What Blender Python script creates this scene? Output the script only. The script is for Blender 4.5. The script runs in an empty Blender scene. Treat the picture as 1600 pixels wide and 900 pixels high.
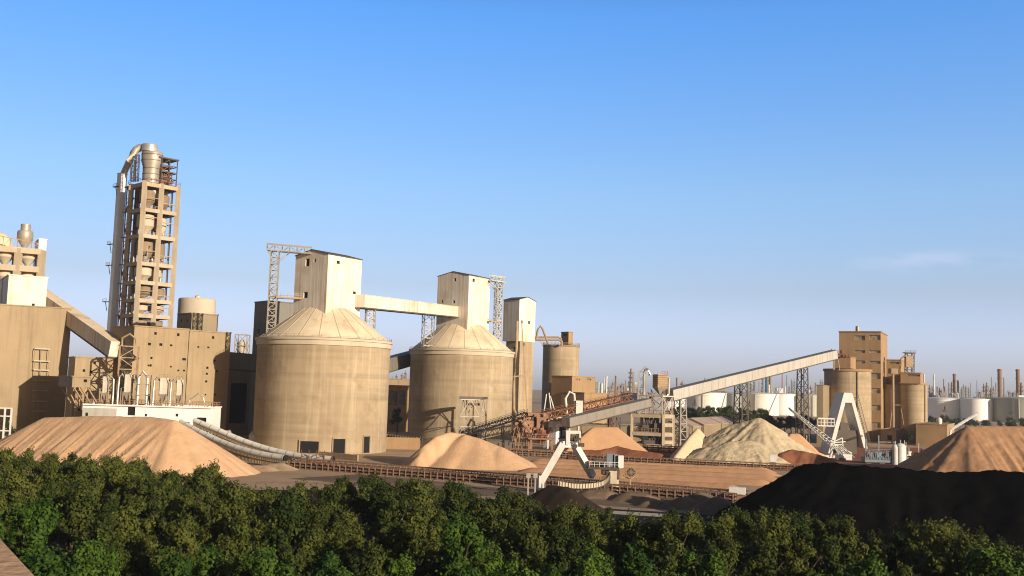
import bpy, bmesh, math, random
from mathutils import Vector as V, Matrix, noise as NZ
R = math.radians
rnd = random.Random(7)
scn = bpy.context.scene
COL = scn.collection

# ------------------------------------------------------------------ camera
F, CX, CY, CAMH = 1600.0, 800.0, 450.0, 20.0
PITCH, ROLL = math.atan(156 / F), 0.03
cam_loc = V((0, 0, CAMH))
fwd = V((0, math.cos(PITCH), math.sin(PITCH)))
r0, u0 = V((1, 0, 0)), V((0, -math.sin(PITCH), math.cos(PITCH)))
rgt = r0 * math.cos(ROLL) + u0 * math.sin(ROLL)
upv = u0 * math.cos(ROLL) - r0 * math.sin(ROLL)
cd = bpy.data.cameras.new('camera')
cd.sensor_width = 36; cd.lens = 36 * F / 1600
cd.clip_start = 0.5; cd.clip_end = 40000
cam = bpy.data.objects.new('camera', cd); COL.objects.link(cam)
cam.matrix_world = Matrix.Translation(cam_loc) @ Matrix((rgt, upv, -fwd)).transposed().to_4x4()
scn.camera = cam

def ray(x, y):
    d = fwd + rgt * ((x - CX) / F) + upv * ((CY - y) / F)
    return d / d.y
def P(x, y, Y): return cam_loc + ray(x, y) * Y
def G(x, y, z=0.0):
    d = ray(x, y); return cam_loc + d * ((z - CAMH) / d.z)
def hz(x): return 606 + 0.03 * (x - 800)
def ZP(x, y, Y): return P(x, y, Y).z
def at(x, Y, z=0.0):
    p = P(x, hz(x) + (CAMH - z) * F / Y, Y); return V((p.x, p.y, z))

# ------------------------------------------------------------------ materials
def mat(name, c, c2=None, sc=.15, rough=.85, metal=0., streak=0., scol=None, bands=0., bump=.15, bsc=2.0, corr=0., spec=.3, patch=0., pcol=None):
    m = bpy.data.materials.new(name); m.use_nodes = True
    nt = m.node_tree; N = nt.nodes; L = nt.links
    b = N['Principled BSDF']
    b.inputs['Roughness'].default_value = rough; b.inputs['Metallic'].default_value = metal
    b.inputs['Specular IOR Level'].default_value = spec
    tc = N.new('ShaderNodeTexCoord')
    def nz(scale, mp=None, det=6, rgh=.6):
        t = N.new('ShaderNodeTexNoise'); t.inputs['Scale'].default_value = scale
        t.inputs['Detail'].default_value = det; t.inputs['Roughness'].default_value = rgh
        if mp:
            q = N.new('ShaderNodeMapping'); q.inputs['Scale'].default_value = mp
            L.new(tc.outputs['Object'], q.inputs['Vector']); L.new(q.outputs['Vector'], t.inputs['Vector'])
        else: L.new(tc.outputs['Object'], t.inputs['Vector'])
        return t.outputs['Fac']
    def rng(s, a, bb, o0=0., o1=1.):
        r = N.new('ShaderNodeMapRange'); r.inputs[1].default_value = a; r.inputs[2].default_value = bb
        r.inputs[3].default_value = o0; r.inputs[4].default_value = o1
        L.new(s, r.inputs[0]); return r.outputs[0]
    def mix(fac, a, bb):
        x = N.new('ShaderNodeMix'); x.data_type = 'RGBA'
        L.new(fac, x.inputs[0])
        for i, q in ((6, a), (7, bb)):
            if isinstance(q, tuple): x.inputs[i].default_value = (*q, 1)
            else: L.new(q, x.inputs[i])
        return x.outputs[2]
    c2 = c2 or tuple(v * .78 for v in c)
    col = mix(rng(nz(sc), .32, .68), c, c2)
    if bands: col = mix(rng(nz(.55, (.03, .03, 1), 4), .45, .75, 0, bands), col, tuple(v * .62 for v in c))
    if streak: col = mix(rng(nz(.8, (1, 1, .045), 5), .48, .72, 0, streak), col, scol or tuple(v * .4 for v in c))
    if patch: col = mix(rng(nz(.11, None, 8, .7), .52, .66, 0, patch), col, pcol or tuple(v * .5 for v in c))
    L.new(col, b.inputs['Base Color'])
    if bump or corr:
        bp = N.new('ShaderNodeBump'); bp.inputs['Strength'].default_value = corr or bump
        bp.inputs['Distance'].default_value = .15
        L.new(nz(1.6, (1, 1, .004), 1) if corr else nz(bsc, None, 8), bp.inputs['Height'])
        L.new(bp.outputs['Normal'], b.inputs['Normal'])
    return m

M = {}
M['concrete'] = mat('tan concrete', (.39, .29, .18), (.30, .215, .13), .09, streak=.55, scol=(.56, .455, .32), bands=.6, patch=.4, pcol=(.23, .16, .095))
M['silo'] = mat('slip formed silo concrete', (.41, .315, .20), (.31, .23, .14), .07, streak=.38, scol=(.58, .48, .345), bands=1.0, patch=.55, pcol=(.22, .155, .09), bump=.25, bsc=1.2)
M['conc_dark'] = mat('weathered concrete', (.30, .22, .14), (.22, .16, .10), .12, streak=.35, bands=.3)
M['frame'] = mat('concrete frame', (.48, .39, .28), (.38, .30, .205), .15, streak=.25)
M['brick'] = mat('ochre render', (.38, .245, .13), (.29, .185, .095), .1, streak=.3)
M['cream'] = mat('dusty cream siding', (.345, .25, .14), (.275, .197, .11), .06, corr=.3, streak=.5, scol=(.19, .13, .07), patch=.3, pcol=(.19, .13, .07), rough=.6)
M['cream_dark'] = mat('dusty brown siding', (.30, .23, .14), (.24, .185, .11), .06, corr=.25, streak=.3, rough=.6)
M['white_side'] = mat('dusty white siding', (.76, .71, .64), (.64, .55, .42), .09, corr=.25, streak=.75, scol=(.40, .28, .15), rough=.55, patch=.4, pcol=(.42, .29, .16))
M['white_clean'] = mat('white siding', (.80, .79, .77), (.74, .71, .66), .1, corr=.2, streak=.2, scol=(.55, .45, .33), rough=.5)
M['grey_side'] = mat('grey siding', (.20, .18, .155), (.16, .145, .12), .1, corr=.25, streak=.3, rough=.6)
M['gallery'] = mat('galvanised gallery siding', (.46, .43, .38), (.39, .355, .30), .12, corr=.4, streak=.35, rough=.5)
M['gallery_trim'] = mat('dark edge trim', (.10, .08, .06), rough=.7)
M['cone'] = mat('dusty roof sheet', (.80, .66, .46), (.64, .50, .33), .14, streak=.0, patch=.6, pcol=(.34, .21, .11), rough=.8)
M['rim'] = mat('pale rim concrete', (.55, .46, .34), rough=.8)
M['dark'] = mat('dark opening', (.012, .011, .010), rough=.9, bump=0)
M['pane'] = mat('dust caked panes', (.42, .34, .23), (.16, .135, .10), .5, rough=.4, bump=0)
M['gallery_shaded'] = mat('shaded gallery siding', (.27, .24, .20), (.22, .19, .155), .12, corr=.4, streak=.35, rough=.6)  # darker copy of the gallery siding, shade put into the colour
M['glass'] = mat('dusty glass', (.10, .10, .095), (.26, .22, .16), .8, rough=.3, bump=0)
M['steel'] = mat('galvanised steel', (.42, .39, .34), (.30, .26, .21), .4, rough=.55, metal=.3)
M['steel_dark'] = mat('dark steel', (.085, .075, .065), (.12, .085, .06), .4, rough=.6, metal=.3)
M['steel_tan'] = mat('dusty steel', (.40, .29, .18), (.30, .20, .115), .5, rough=.75)
M['rust'] = mat('rusty steel', (.24, .105, .055), (.15, .065, .035), .5, rough=.9)
M['rust_pale'] = mat('dusty rust', (.33, .20, .125), (.20, .10, .06), .5, rough=.9)
M['white_paint'] = mat('white machine paint', (.72, .71, .68), (.60, .57, .51), .5, rough=.45, streak=.2, scol=(.42, .33, .23))
M['blue_grey'] = mat('blue grey machine paint', (.20, .24, .27), (.15, .17, .19), .5, rough=.5)
M['belt'] = mat('rubber belt', (.018, .017, .016), rough=.9)
M['duct'] = mat('dusty grey metal', (.42, .375, .31), (.34, .29, .225), .25, rough=.5, metal=.35, streak=.3)
M['duct_bright'] = mat('bright sheet metal', (.66, .63, .58), (.5, .46, .4), .3, rough=.35, metal=.6)
M['pipe'] = mat('white conveyor cover', (.78, .75, .68), (.68, .63, .54), .3, rough=.5)
M['tank'] = mat('white tank paint', (.80, .79, .69), (.74, .72, .61), .05, rough=.5, streak=.25, scol=(.50, .47, .38))
M['tank_w'] = mat('bright white tank paint', (.90, .89, .87), (.86, .84, .81), .05, rough=.5, streak=.12, scol=(.6, .55, .5))
M['tank_grey'] = mat('grey green tank paint', (.43, .44, .36), (.38, .39, .31), .05, rough=.5, streak=.2)
M['tank_green'] = mat('bright green paint', (.27, .55, .09), rough=.5)
M['logo_red'] = mat('red emblem paint', (.40, .07, .05), rough=.6, bump=0)
M['logo_dark'] = mat('dark lettering paint', (.08, .075, .07), rough=.6, bump=0)
M['far'] = mat('refinery steel', (.34, .27, .20), (.24, .18, .13), .1, rough=.7)
M['far_rust'] = mat('brown chimney', (.26, .15, .085), (.21, .12, .065), .1, rough=.8)
M['far_white'] = mat('white refinery steel', (.70, .67, .62), rough=.6)
M['far_grey'] = mat('grey refinery steel', (.28, .27, .26), (.2, .19, .18), .1, rough=.7)
M['far_blue'] = mat('blue painted column', (.06, .16, .26), rough=.6)
M['far_red'] = mat('red mast paint', (.45, .16, .12), rough=.6)
M['roof_pink'] = mat('dusty pink sheet roof', (.42, .32, .25), (.36, .26, .2), .1, corr=.2, rough=.7)
M['sand'] = mat('pinkish sand', (.68, .43, .25), (.57, .35, .20), .25, rough=.95, bump=.9, bsc=1.6, spec=.1)
M['sand_brown'] = mat('brown ore gravel', (.46, .265, .15), (.34, .19, .105), .35, rough=.95, bump=.9, bsc=.9, spec=.1)
M['sand_orange'] = mat('orange sand', (.66, .385, .215), (.58, .335, .185), .3, rough=.95, bump=.25, bsc=1.5, spec=.1)
M['yellow'] = mat('yellow limestone', (.66, .53, .35), (.55, .43, .27), .35, rough=.95, bump=1., bsc=1.6, spec=.1)
M['red'] = mat('red iron ore', (.31, .125, .066), (.24, .095, .05), .3, rough=.95, bump=.5, bsc=1., spec=.1)
M['conveyor'] = mat('dusty conveyor frame', (.27, .16, .105), (.17, .09, .055), .5, rough=.9)
M['coal'] = mat('coal', (.003, .0028, .0027), (.006, .0055, .005), .4, rough=1., bump=.6, bsc=1.5, spec=.0)
M['coal_dust'] = mat('dusty coal', (.19, .135, .09), (.13, .093, .062), .3, rough=.95, bump=.6, bsc=1.2, spec=.1)
M['coal_brown'] = mat('brown coal', (.045, .028, .018), (.030, .020, .013), .3, rough=.95, bump=.6, bsc=1.2, spec=.1)
M['bark'] = mat('bark', (.10, .07, .045), (.06, .043, .028), 2., rough=.95)
M['ground'] = mat('dusty ground', (.50, .345, .22), (.40, .275, .17), .05, rough=.95, bump=.5, bsc=.6, patch=.6, pcol=(.22, .16, .11), spec=.1)
M['bed'] = mat('sand bed', (.60, .34, .185), (.52, .285, .15), .05, rough=.95, bump=.5, bsc=.8, patch=.35, pcol=(.40, .20, .105), spec=.1)
M['yard_dark'] = mat('coal dusted yard', (.14, .098, .064), (.21, .145, .095), .06, rough=.95, bump=.5, bsc=.8, patch=.9, pcol=(.34, .225, .14), spec=.1)
M['yard_red'] = mat('red ore yard', (.30, .125, .07), (.25, .10, .055), .08, rough=.95, bump=.4, bsc=.8, spec=.1)
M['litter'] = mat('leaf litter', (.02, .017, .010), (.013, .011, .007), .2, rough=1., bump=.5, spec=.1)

def leafmat(name, c, c2):
    m = bpy.data.materials.new(name); m.use_nodes = True
    nt = m.node_tree; N = nt.nodes; L = nt.links; b = N['Principled BSDF']
    b.inputs['Roughness'].default_value = .7; b.inputs['Specular IOR Level'].default_value = .12
    tc = N.new('ShaderNodeTexCoord'); t = N.new('ShaderNodeTexNoise'); t.inputs['Scale'].default_value = .9; t.inputs['Detail'].default_value = 6
    L.new(tc.outputs['Object'], t.inputs['Vector'])
    oi = N.new('ShaderNodeObjectInfo'); ad = N.new('ShaderNodeMath'); ad.operation = 'MULTIPLY_ADD'
    L.new(oi.outputs['Random'], ad.inputs[0]); ad.inputs[1].default_value = .45; L.new(t.outputs['Fac'], ad.inputs[2])
    r = N.new('ShaderNodeMapRange'); r.inputs[1].default_value = .45; r.inputs[2].default_value = 1.05; L.new(ad.outputs[0], r.inputs[0])
    x = N.new('ShaderNodeMix'); x.data_type = 'RGBA'; L.new(r.outputs[0], x.inputs[0])
    x.inputs[6].default_value = (*c, 1); x.inputs[7].default_value = (*c2, 1)
    L.new(x.outputs[2], b.inputs['Base Color'])
    tr = N.new('ShaderNodeBsdfTranslucent'); L.new(x.outputs[2], tr.inputs['Color'])
    ms = N.new('ShaderNodeMixShader'); ms.inputs[0].default_value = .06
    L.new(b.outputs[0], ms.inputs[1]); L.new(tr.outputs[0], ms.inputs[2])
    L.new(ms.outputs[0], N['Material Output'].inputs['Surface'])
    return m
M['leaf'] = leafmat('olive leaves', (.018, .033, .006), (.098, .106, .019))
M['leaf_green'] = leafmat('bright leaves', (.020, .048, .006), (.085, .140, .016))
M['leaf_dark'] = leafmat('dark leaves', (.035, .050, .014), (.055, .065, .020))

# ------------------------------------------------------------------ mesh helpers
class MB:
    def __init__(s): s.v = []; s.f = []
    def add(s, vs, fs):
        n = len(s.v); s.v += [V(q) for q in vs]; s.f += [tuple(i + n for i in q) for q in fs]; return s
    def quad(s, *p): return s.add(p, [tuple(range(len(p)))])
    def obox(s, o, a, b, c):
        o, a, b, c = V(o), V(a), V(b), V(c)
        return s.add([o, o+a, o+a+b, o+b, o+c, o+a+c, o+a+b+c, o+b+c],
                     [(0,3,2,1), (4,5,6,7), (0,1,5,4), (1,2,6,5), (2,3,7,6), (3,0,4,7)])
    def box(s, c, sx, sy, sz, ang=0.):
        e1 = V((math.cos(ang), math.sin(ang), 0)); e2 = V((-e1.y, e1.x, 0))
        return s.obox(V(c) - e1*sx/2 - e2*sy/2, e1*sx, e2*sy, V((0, 0, sz)))   # c = centre of the base
    def bar(s, p, q, w, h=None):
        p, q = V(p), V(q); h = h or w; d = q - p
        if d.length < 1e-5: return s
        d.normalize(); a = V((0, 0, 1)) if abs(d.z) < .95 else V((1, 0, 0))
        e = d.cross(a).normalized(); g = e.cross(d).normalized()
        return s.obox(p - e*w/2 - g*h/2, e*w, g*h, q - p)
    def tube(s, p, q, r, n=8, r2=None): return s.path([p, q], r, n, r2)
    def path(s, pts, r, n=8, r2=None):
        pts = [V(p) for p in pts]; m = len(pts); vs = []; fs = []
        for i, p in enumerate(pts):
            d = (pts[min(i+1, m-1)] - pts[max(i-1, 0)]).normalized()
            a = V((0, 0, 1)) if abs(d.z) < .95 else V((0, 1, 0))
            e = d.cross(a).normalized(); g = d.cross(e)
            rr = r if r2 is None else r + (r2 - r) * i / (m - 1)
            vs += [p + e*rr*math.cos(2*math.pi*k/n) + g*rr*math.sin(2*math.pi*k/n) for k in range(n)]
        for i in range(m - 1):
            fs += [(i*n+k, i*n+(k+1) % n, (i+1)*n+(k+1) % n, (i+1)*n+k) for k in range(n)]
        fs += [tuple(range(n)), tuple(range((m-1)*n, m*n))]
        return s.add(vs, fs)
    def lathe(s, c, prof, n=24):
        c = V(c); vs = []; fs = []; m = len(prof)
        for r, z in prof:
            vs += [c + V((r*math.cos(2*math.pi*k/n), r*math.sin(2*math.pi*k/n), z)) for k in range(n)]
        for i in range(m - 1):
            fs += [(i*n+k, i*n+(k+1) % n, (i+1)*n+(k+1) % n, (i+1)*n+k) for k in range(n)]
        if prof[0][0] > .01: fs.append(tuple(range(n)))
        if prof[-1][0] > .01: fs.append(tuple(range((m-1)*n, m*n)))
        return s.add(vs, fs)
    def lattice(s, p, q, w, n, t, e1=None, w2=None):
        """square lattice mast from p to q: four chords, rungs and zigzag braces"""
        p, q = V(p), V(q); d = (q - p).normalized(); w2 = w2 or w
        e1 = V(e1) if e1 else (V((1, 0, 0)) if abs(d.x) < .9 else V((0, 1, 0)))
        e1 = (e1 - d * e1.dot(d)).normalized(); e2 = d.cross(e1)
        cs = [(-1, -1), (1, -1), (1, 1), (-1, 1)]
        def pt(i, k):
            f = i / n; ww = (w + (w2 - w) * f) / 2
            return p + (q - p) * f + e1 * cs[k % 4][0] * ww + e2 * cs[k % 4][1] * ww
        for k in range(4): s.bar(pt(0, k), pt(n, k), t)
        for i in range(n + 1):
            for k in range(4):
                s.bar(pt(i, k), pt(i, k+1), t*.7)
                if i < n: s.bar(pt(i, k + i % 2), pt(i+1, k + 1 - i % 2), t*.6)
        return s
    def rail(s, pts, h=1.1, t=.07, step=2.):
        pts = [V(p) for p in pts]; z = V((0, 0, h))
        for a, b in zip(pts, pts[1:]):
            s.bar(a + z, b + z, t); s.bar(a + z*.5, b + z*.5, t*.8)
            k = max(1, int((b - a).length / step))
            for i in range(k + 1):
                c = a + (b - a) * (i / k); s.bar(c, c + z, t)
        return s
    def build(s, name, m, parent=None, loc=None, smooth=False):
        if loc is None: loc = wloc(parent) if parent else V((0, 0, 0))
        loc = V(loc)
        me = bpy.data.meshes.new(name)
        me.from_pydata([v - loc for v in s.v], [], s.f)
        if smooth:
            bm = bmesh.new(); bm.from_mesh(me); bmesh.ops.recalc_face_normals(bm, faces=bm.faces); bm.to_mesh(me); bm.free()
            me.shade_smooth(); me.set_sharp_from_angle(angle=R(35))
        me.materials.append(M[m] if isinstance(m, str) else m)
        o = bpy.data.objects.new(name, me); COL.objects.link(o)
        if parent: o.parent = parent; o.location = loc - wloc(parent)
        else: o.location = loc
        o['_w'] = 0
        return o

def wloc(o):
    l = V((0, 0, 0))
    while o: l += o.location; o = o.parent
    return l
def thing(name, label, cat, loc, group=None):
    o = bpy.data.objects.new(name, None); COL.objects.link(o); o.location = V(loc); o.empty_display_size = .5
    o['label'] = label; o['category'] = cat
    if group: o['group'] = group
    return o
def tag(o, label, cat, group=None):
    o['label'] = label; o['category'] = cat
    if group: o['group'] = group
    return o
def struct(o, kind='structure'): o['kind'] = kind; return o
def copy_tree(o, parent=None):
    c = o.copy(); COL.objects.link(c)
    if parent: c.parent = parent
    for ch in list(o.children): copy_tree(ch, c)
    return c
UZ = V((0, 0, 1))

def hit(o, n, x, y):
    d = ray(x, y); t = (o - cam_loc).dot(n) / d.dot(n); return cam_loc + d * t

def wall(mb, panes, o, e, W, z0, z1, holes, dep=.5, n=None):
    """wall with real recessed openings; holes in (u0,u1,v0,v1)"""
    us = sorted({0., W} | {h[0] for h in holes} | {h[1] for h in holes})
    vs = sorted({z0, z1} | {h[2] for h in holes} | {h[3] for h in holes})
    pt = lambda u, v, k=0: V((o.x, o.y, 0)) + e*u + UZ*v - n*k
    for a, b in zip(us, us[1:]):
        for c, d in zip(vs, vs[1:]):
            um, vm = (a+b)/2, (c+d)/2
            if any(h[0] < um < h[1] and h[2] < vm < h[3] for h in holes): continue
            mb.quad(pt(a, c), pt(b, c), pt(b, d), pt(a, d))
    for h in holes:
        a, b, c, d = h[:4]
        mb.quad(pt(a, c), pt(b, c), pt(b, c, dep), pt(a, c, dep)); mb.quad(pt(a, d), pt(b, d), pt(b, d, dep), pt(a, d, dep))
        mb.quad(pt(a, c), pt(a, d), pt(a, d, dep), pt(a, c, dep)); mb.quad(pt(b, c), pt(b, d), pt(b, d, dep), pt(b, c, dep))
        p = MB(); p.quad(pt(a, c, dep), pt(b, c, dep), pt(b, d, dep), pt(a, d, dep)); panes.append(p)

class Bld:
    """box building given by its front corner and grid angle; openings are given where one sees them"""
    def __init__(s, name, label, cat, xc, yc, Y, g, xr, yr, wl, m, z0=0., left=(), right=(), gable=None, cop=.35, pane='dark', roofm=None, trim=None, wname='window', group=None, parent=None, pname='wall', wr=None):
        g = R(g); c = P(xc, yc, Y); s.top = c.z; s.z0 = z0
        e1 = V((math.cos(g), math.sin(g), 0)); e2 = V((-e1.y, e1.x, 0))
        s.e1, s.e2, s.c = e1, e2, V((c.x, c.y, 0))
        s.nr, s.nl = -e2, -e1
        s.wr = wr or (hit(s.c, s.nr, xr, yr) - s.c).dot(e1)
        if isinstance(wl, tuple): s.wl = (hit(s.c, s.nl, *wl) - s.c).dot(e2)
        else: s.wl = wl
        base = s.c + e1*s.wr/2 + e2*s.wl/2 + UZ*z0
        s.t = parent or thing(name, label, cat, base, group)
        mb = MB(); panes = []
        def conv(hs, n, e):
            out = []
            for h in hs:
                p = hit(s.c, n, h[0], h[1]); k = (p - cam_loc).y / F
                out.append(((p - s.c).dot(e) - h[2]*k/2/max(.45, abs(n.y)), (p - s.c).dot(e) + h[2]*k/2/max(.45, abs(n.y)), p.z - h[3]*k/2, p.z + h[3]*k/2))
            return [q for q in out]
        R_ = conv(right, s.nr, e1); L_ = conv(left, s.nl, e2)
        wall(mb, panes, s.c, e1, s.wr, z0, s.top, R_, n=s.nr)
        wall(mb, panes, s.c, e2, s.wl, z0, s.top, L_, n=s.nl)
        A = s.c + e1*s.wr; B = A + e2*s.wl; C = s.c + e2*s.wl
        for p, q in ((A, B), (B, C)): mb.quad(p + UZ*z0, q + UZ*z0, q + UZ*s.top, p + UZ*s.top)
        if z0 > .1: mb.quad(*[p + UZ*z0 for p in (s.c, A, B, C)])
        zt = UZ * s.top
        if gable:
            ax, h = gable; rf = MB(); o = .25
            if ax == 'l':   # ridge runs along e1, gable shows on the left face
                for p, q in ((s.c, C), (A, B)): mb.quad(p + zt, q + zt, (p+q)/2 + zt + UZ*h)
                for p, q, w in ((s.c, A, -e2), (C, B, e2)):
                    rm = (s.c + C)/2; rn = (A + B)/2
                    rf.obox(p + zt - e1*o + w*o - UZ*.05, (q - p) + e1*2*o, (rm - s.c if w == -e2 else rm - C) - w*o + UZ*(h + .05), UZ*.22)
            else:
                for p, q in ((s.c, A), (C, B)): mb.quad(p + zt, q + zt, (p+q)/2 + zt + UZ*h)
                for p, q, w in ((s.c, C, -e1), (A, B, e1)):
                    rm = (s.c + A)/2
                    rf.obox(p + zt - e2*o + w*o - UZ*.05, (q - p) + e2*2*o, (rm - p if w == -e1 else rm - A) - w*o + UZ*(h + .05), UZ*.22)
            rf.build('roof', roofm or 'gallery_trim', s.t)
        else:
            mb.quad(s.c + zt, A + zt, B + zt, C + zt)
            if cop:
                rf = MB(); k = cop
                for p, q, n in ((s.c, A, s.nr), (A, B, e1), (B, C, e2), (C, s.c, s.nl)):
                    rf.bar(p + zt + UZ*(k/2 - .1) + n*.02, q + zt + UZ*(k/2 - .1) + n*.02, .45, k)
                rf.build('roof_edge', trim or m, s.t)
        mb.build(pname, m, s.t)
        for p in panes: p.build(wname, pane, s.t)
    def on_r(s, x, y, out=0.): return hit(s.c + s.nr*out, s.nr, x, y)
    def on_l(s, x, y, out=0.): return hit(s.c + s.nl*out, s.nl, x, y)

def pile(name, label, cat, crests, slope, m, res=1., gully=.12, rough=.12, group=None, gfreq=.5, kind=None, floor=-.25, top=None, seed=0., planar=0.):
    pts = [p for c in crests for p in c]; mx = max(p.z for p in pts) / (min(slope) if isinstance(slope, tuple) else slope) * 1.25 + 2
    x0 = min(p.x for p in pts) - mx; x1 = max(p.x for p in pts) + mx
    y0 = min(p.y for p in pts) - mx; y1 = max(p.y for p in pts) + mx
    nx, ny = int((x1-x0)/res) + 1, int((y1-y0)/res) + 1
    segs = []
    sls = list(slope) if isinstance(slope, tuple) else [slope]*len(crests)
    for c, sl_ in zip(crests, sls): segs += [(a, b, sl_) for a, b in zip(c, c[1:])]
    H = {}
    for j in range(ny + 1):
        for i in range(nx + 1):
            x, y = x0 + i*res, y0 + j*res; best = -9
            for a, b, sl_ in segs:
                dx, dy = b.x - a.x, b.y - a.y; l2 = dx*dx + dy*dy
                t = 0 if l2 < 1e-6 else max(0, min(1, ((x-a.x)*dx + (y-a.y)*dy) / l2))
                cx, cy, cz = a.x + dx*t, a.y + dy*t, a.z + (b.z - a.z)*t
                ex, ey = x - cx, y - cy; d = math.hypot(ex, ey)
                if planar and l2 > 1e-6:
                    l_ = math.sqrt(l2); al = (x-a.x)*dx/l_ + (y-a.y)*dy/l_; ov = max(0., -al, al - l_); pe = abs(-(x-a.x)*dy/l_ + (y-a.y)*dx/l_); d = max(pe, ov*planar)
                u = 1 / (d + .01)
                kx, ky = cx + ex*u*3.5, cy + ey*u*3.5
                g = NZ.noise((kx*gfreq, ky*gfreq, seed)) * .6 + NZ.noise((kx*gfreq*2.7, ky*gfreq*2.7, 5 + seed)) * .4
                h = cz - sl_ * (math.sqrt(d*d + .35) - .55) * (1 + gully * g)
                if h > best: best = h
            if best > -1.5:
                best += rough * (NZ.noise((x*.45, y*.45, 3 + seed)) + .6*NZ.noise((x*1.3, y*1.3, 7 + seed))) * min(1., max(.2, (best+1)/2))
            if top and best > top: best = top + (best - top)*.08
            H[i, j] = max(best, floor)
    mb = MB(); idx = {}
    def vid(i, j):
        if (i, j) not in idx:
            idx[i, j] = len(mb.v); mb.v.append(V((x0 + i*res, y0 + j*res, H[i, j])))
        return idx[i, j]
    for j in range(ny):
        for i in range(nx):
            q = ((i, j), (i+1, j), (i+1, j+1), (i, j+1))
            if any(H[k] > floor + .01 for k in q): mb.f.append(tuple(vid(*k) for k in q))
    b = pts[len(pts)//2]
    o = mb.build(name, m, None, (b.x, b.y, 0))
    o.data.shade_smooth()
    if kind: o['kind'] = kind
    else: tag(o, label, cat, group)
    return o

def patchmesh(name, pts, z, m, wob=1.5, n=6):
    """irregular flat sheet lying just above the ground"""
    mb = MB(); out = []
    pts = [V((p.x, p.y, 0)) for p in pts]
    for a, b in zip(pts, pts[1:] + pts[:1]):
        k = max(2, int((b - a).length / n))
        for i in range(k):
            p = a + (b - a) * (i / k)
            w = NZ.noise((p.x*.13, p.y*.13, z*100)) * wob
            out.append(V((p.x + w, p.y + w*.7, z)))
    mb.quad(*out)
    return struct(mb.build(name, m, None, (out[0].x, out[0].y, 0)))
# ------------------------------------------------------------------ light and air
SAZ, SEL = R(46), R(13.5)
sdir = V((math.sin(SAZ)*math.cos(SEL), -math.cos(SAZ)*math.cos(SEL), math.sin(SEL)))
sl = bpy.data.lights.new('sun', 'SUN'); sl.energy = 5.0; sl.angle = R(.5); sl.color = (1, .87, .69)
so = bpy.data.objects.new('sun', sl); COL.objects.link(so)
so.rotation_euler = sdir.to_track_quat('Z', 'Y').to_euler(); so.location = (60, -60, 120)
w = bpy.data.worlds.new('World'); scn.world = w; w.use_nodes = True
wn = w.node_tree.nodes; wl_ = w.node_tree.links; bg = wn['Background']
sky = wn.new('ShaderNodeTexSky'); sky.sky_type = 'NISHITA'; sky.sun_disc = False
sky.sun_elevation = SEL; sky.sun_rotation = math.atan2(sdir.x, sdir.y)
sky.air_density = 1.0; sky.dust_density = 1.2; sky.ozone_density = 2.0; sky.altitude = 0
hs = wn.new('ShaderNodeHueSaturation'); hs.inputs['Saturation'].default_value = 1.12; hs.inputs['Value'].default_value = 1.0
hs.inputs['Saturation'].default_value = 1.0
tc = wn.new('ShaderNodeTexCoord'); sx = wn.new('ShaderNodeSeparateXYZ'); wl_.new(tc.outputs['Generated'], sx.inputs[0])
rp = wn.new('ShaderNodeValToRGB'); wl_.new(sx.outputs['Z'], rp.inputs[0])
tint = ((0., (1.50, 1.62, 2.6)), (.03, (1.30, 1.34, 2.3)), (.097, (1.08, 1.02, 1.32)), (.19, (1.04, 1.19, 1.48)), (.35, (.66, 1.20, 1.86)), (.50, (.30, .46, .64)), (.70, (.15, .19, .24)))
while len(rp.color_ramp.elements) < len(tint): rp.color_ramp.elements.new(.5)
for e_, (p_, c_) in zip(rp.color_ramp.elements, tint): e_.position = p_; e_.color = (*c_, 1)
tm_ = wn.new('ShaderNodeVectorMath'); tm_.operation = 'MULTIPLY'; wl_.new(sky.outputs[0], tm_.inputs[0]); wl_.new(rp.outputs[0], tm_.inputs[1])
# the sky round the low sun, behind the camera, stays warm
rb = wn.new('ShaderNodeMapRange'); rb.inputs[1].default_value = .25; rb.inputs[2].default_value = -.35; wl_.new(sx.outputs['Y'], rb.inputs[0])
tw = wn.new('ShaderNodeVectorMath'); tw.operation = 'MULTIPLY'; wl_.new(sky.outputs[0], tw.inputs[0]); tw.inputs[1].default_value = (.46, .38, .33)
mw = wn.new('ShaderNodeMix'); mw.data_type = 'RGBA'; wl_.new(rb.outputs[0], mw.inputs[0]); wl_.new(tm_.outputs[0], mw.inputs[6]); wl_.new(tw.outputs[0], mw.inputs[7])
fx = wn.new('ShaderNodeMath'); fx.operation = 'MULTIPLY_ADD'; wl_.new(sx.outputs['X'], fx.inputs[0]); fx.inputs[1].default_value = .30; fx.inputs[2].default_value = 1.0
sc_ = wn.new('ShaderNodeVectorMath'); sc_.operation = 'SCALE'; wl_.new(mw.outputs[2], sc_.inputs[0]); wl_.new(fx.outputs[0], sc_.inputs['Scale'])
wl_.new(sc_.outputs[0], hs.inputs['Color'])
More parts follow.
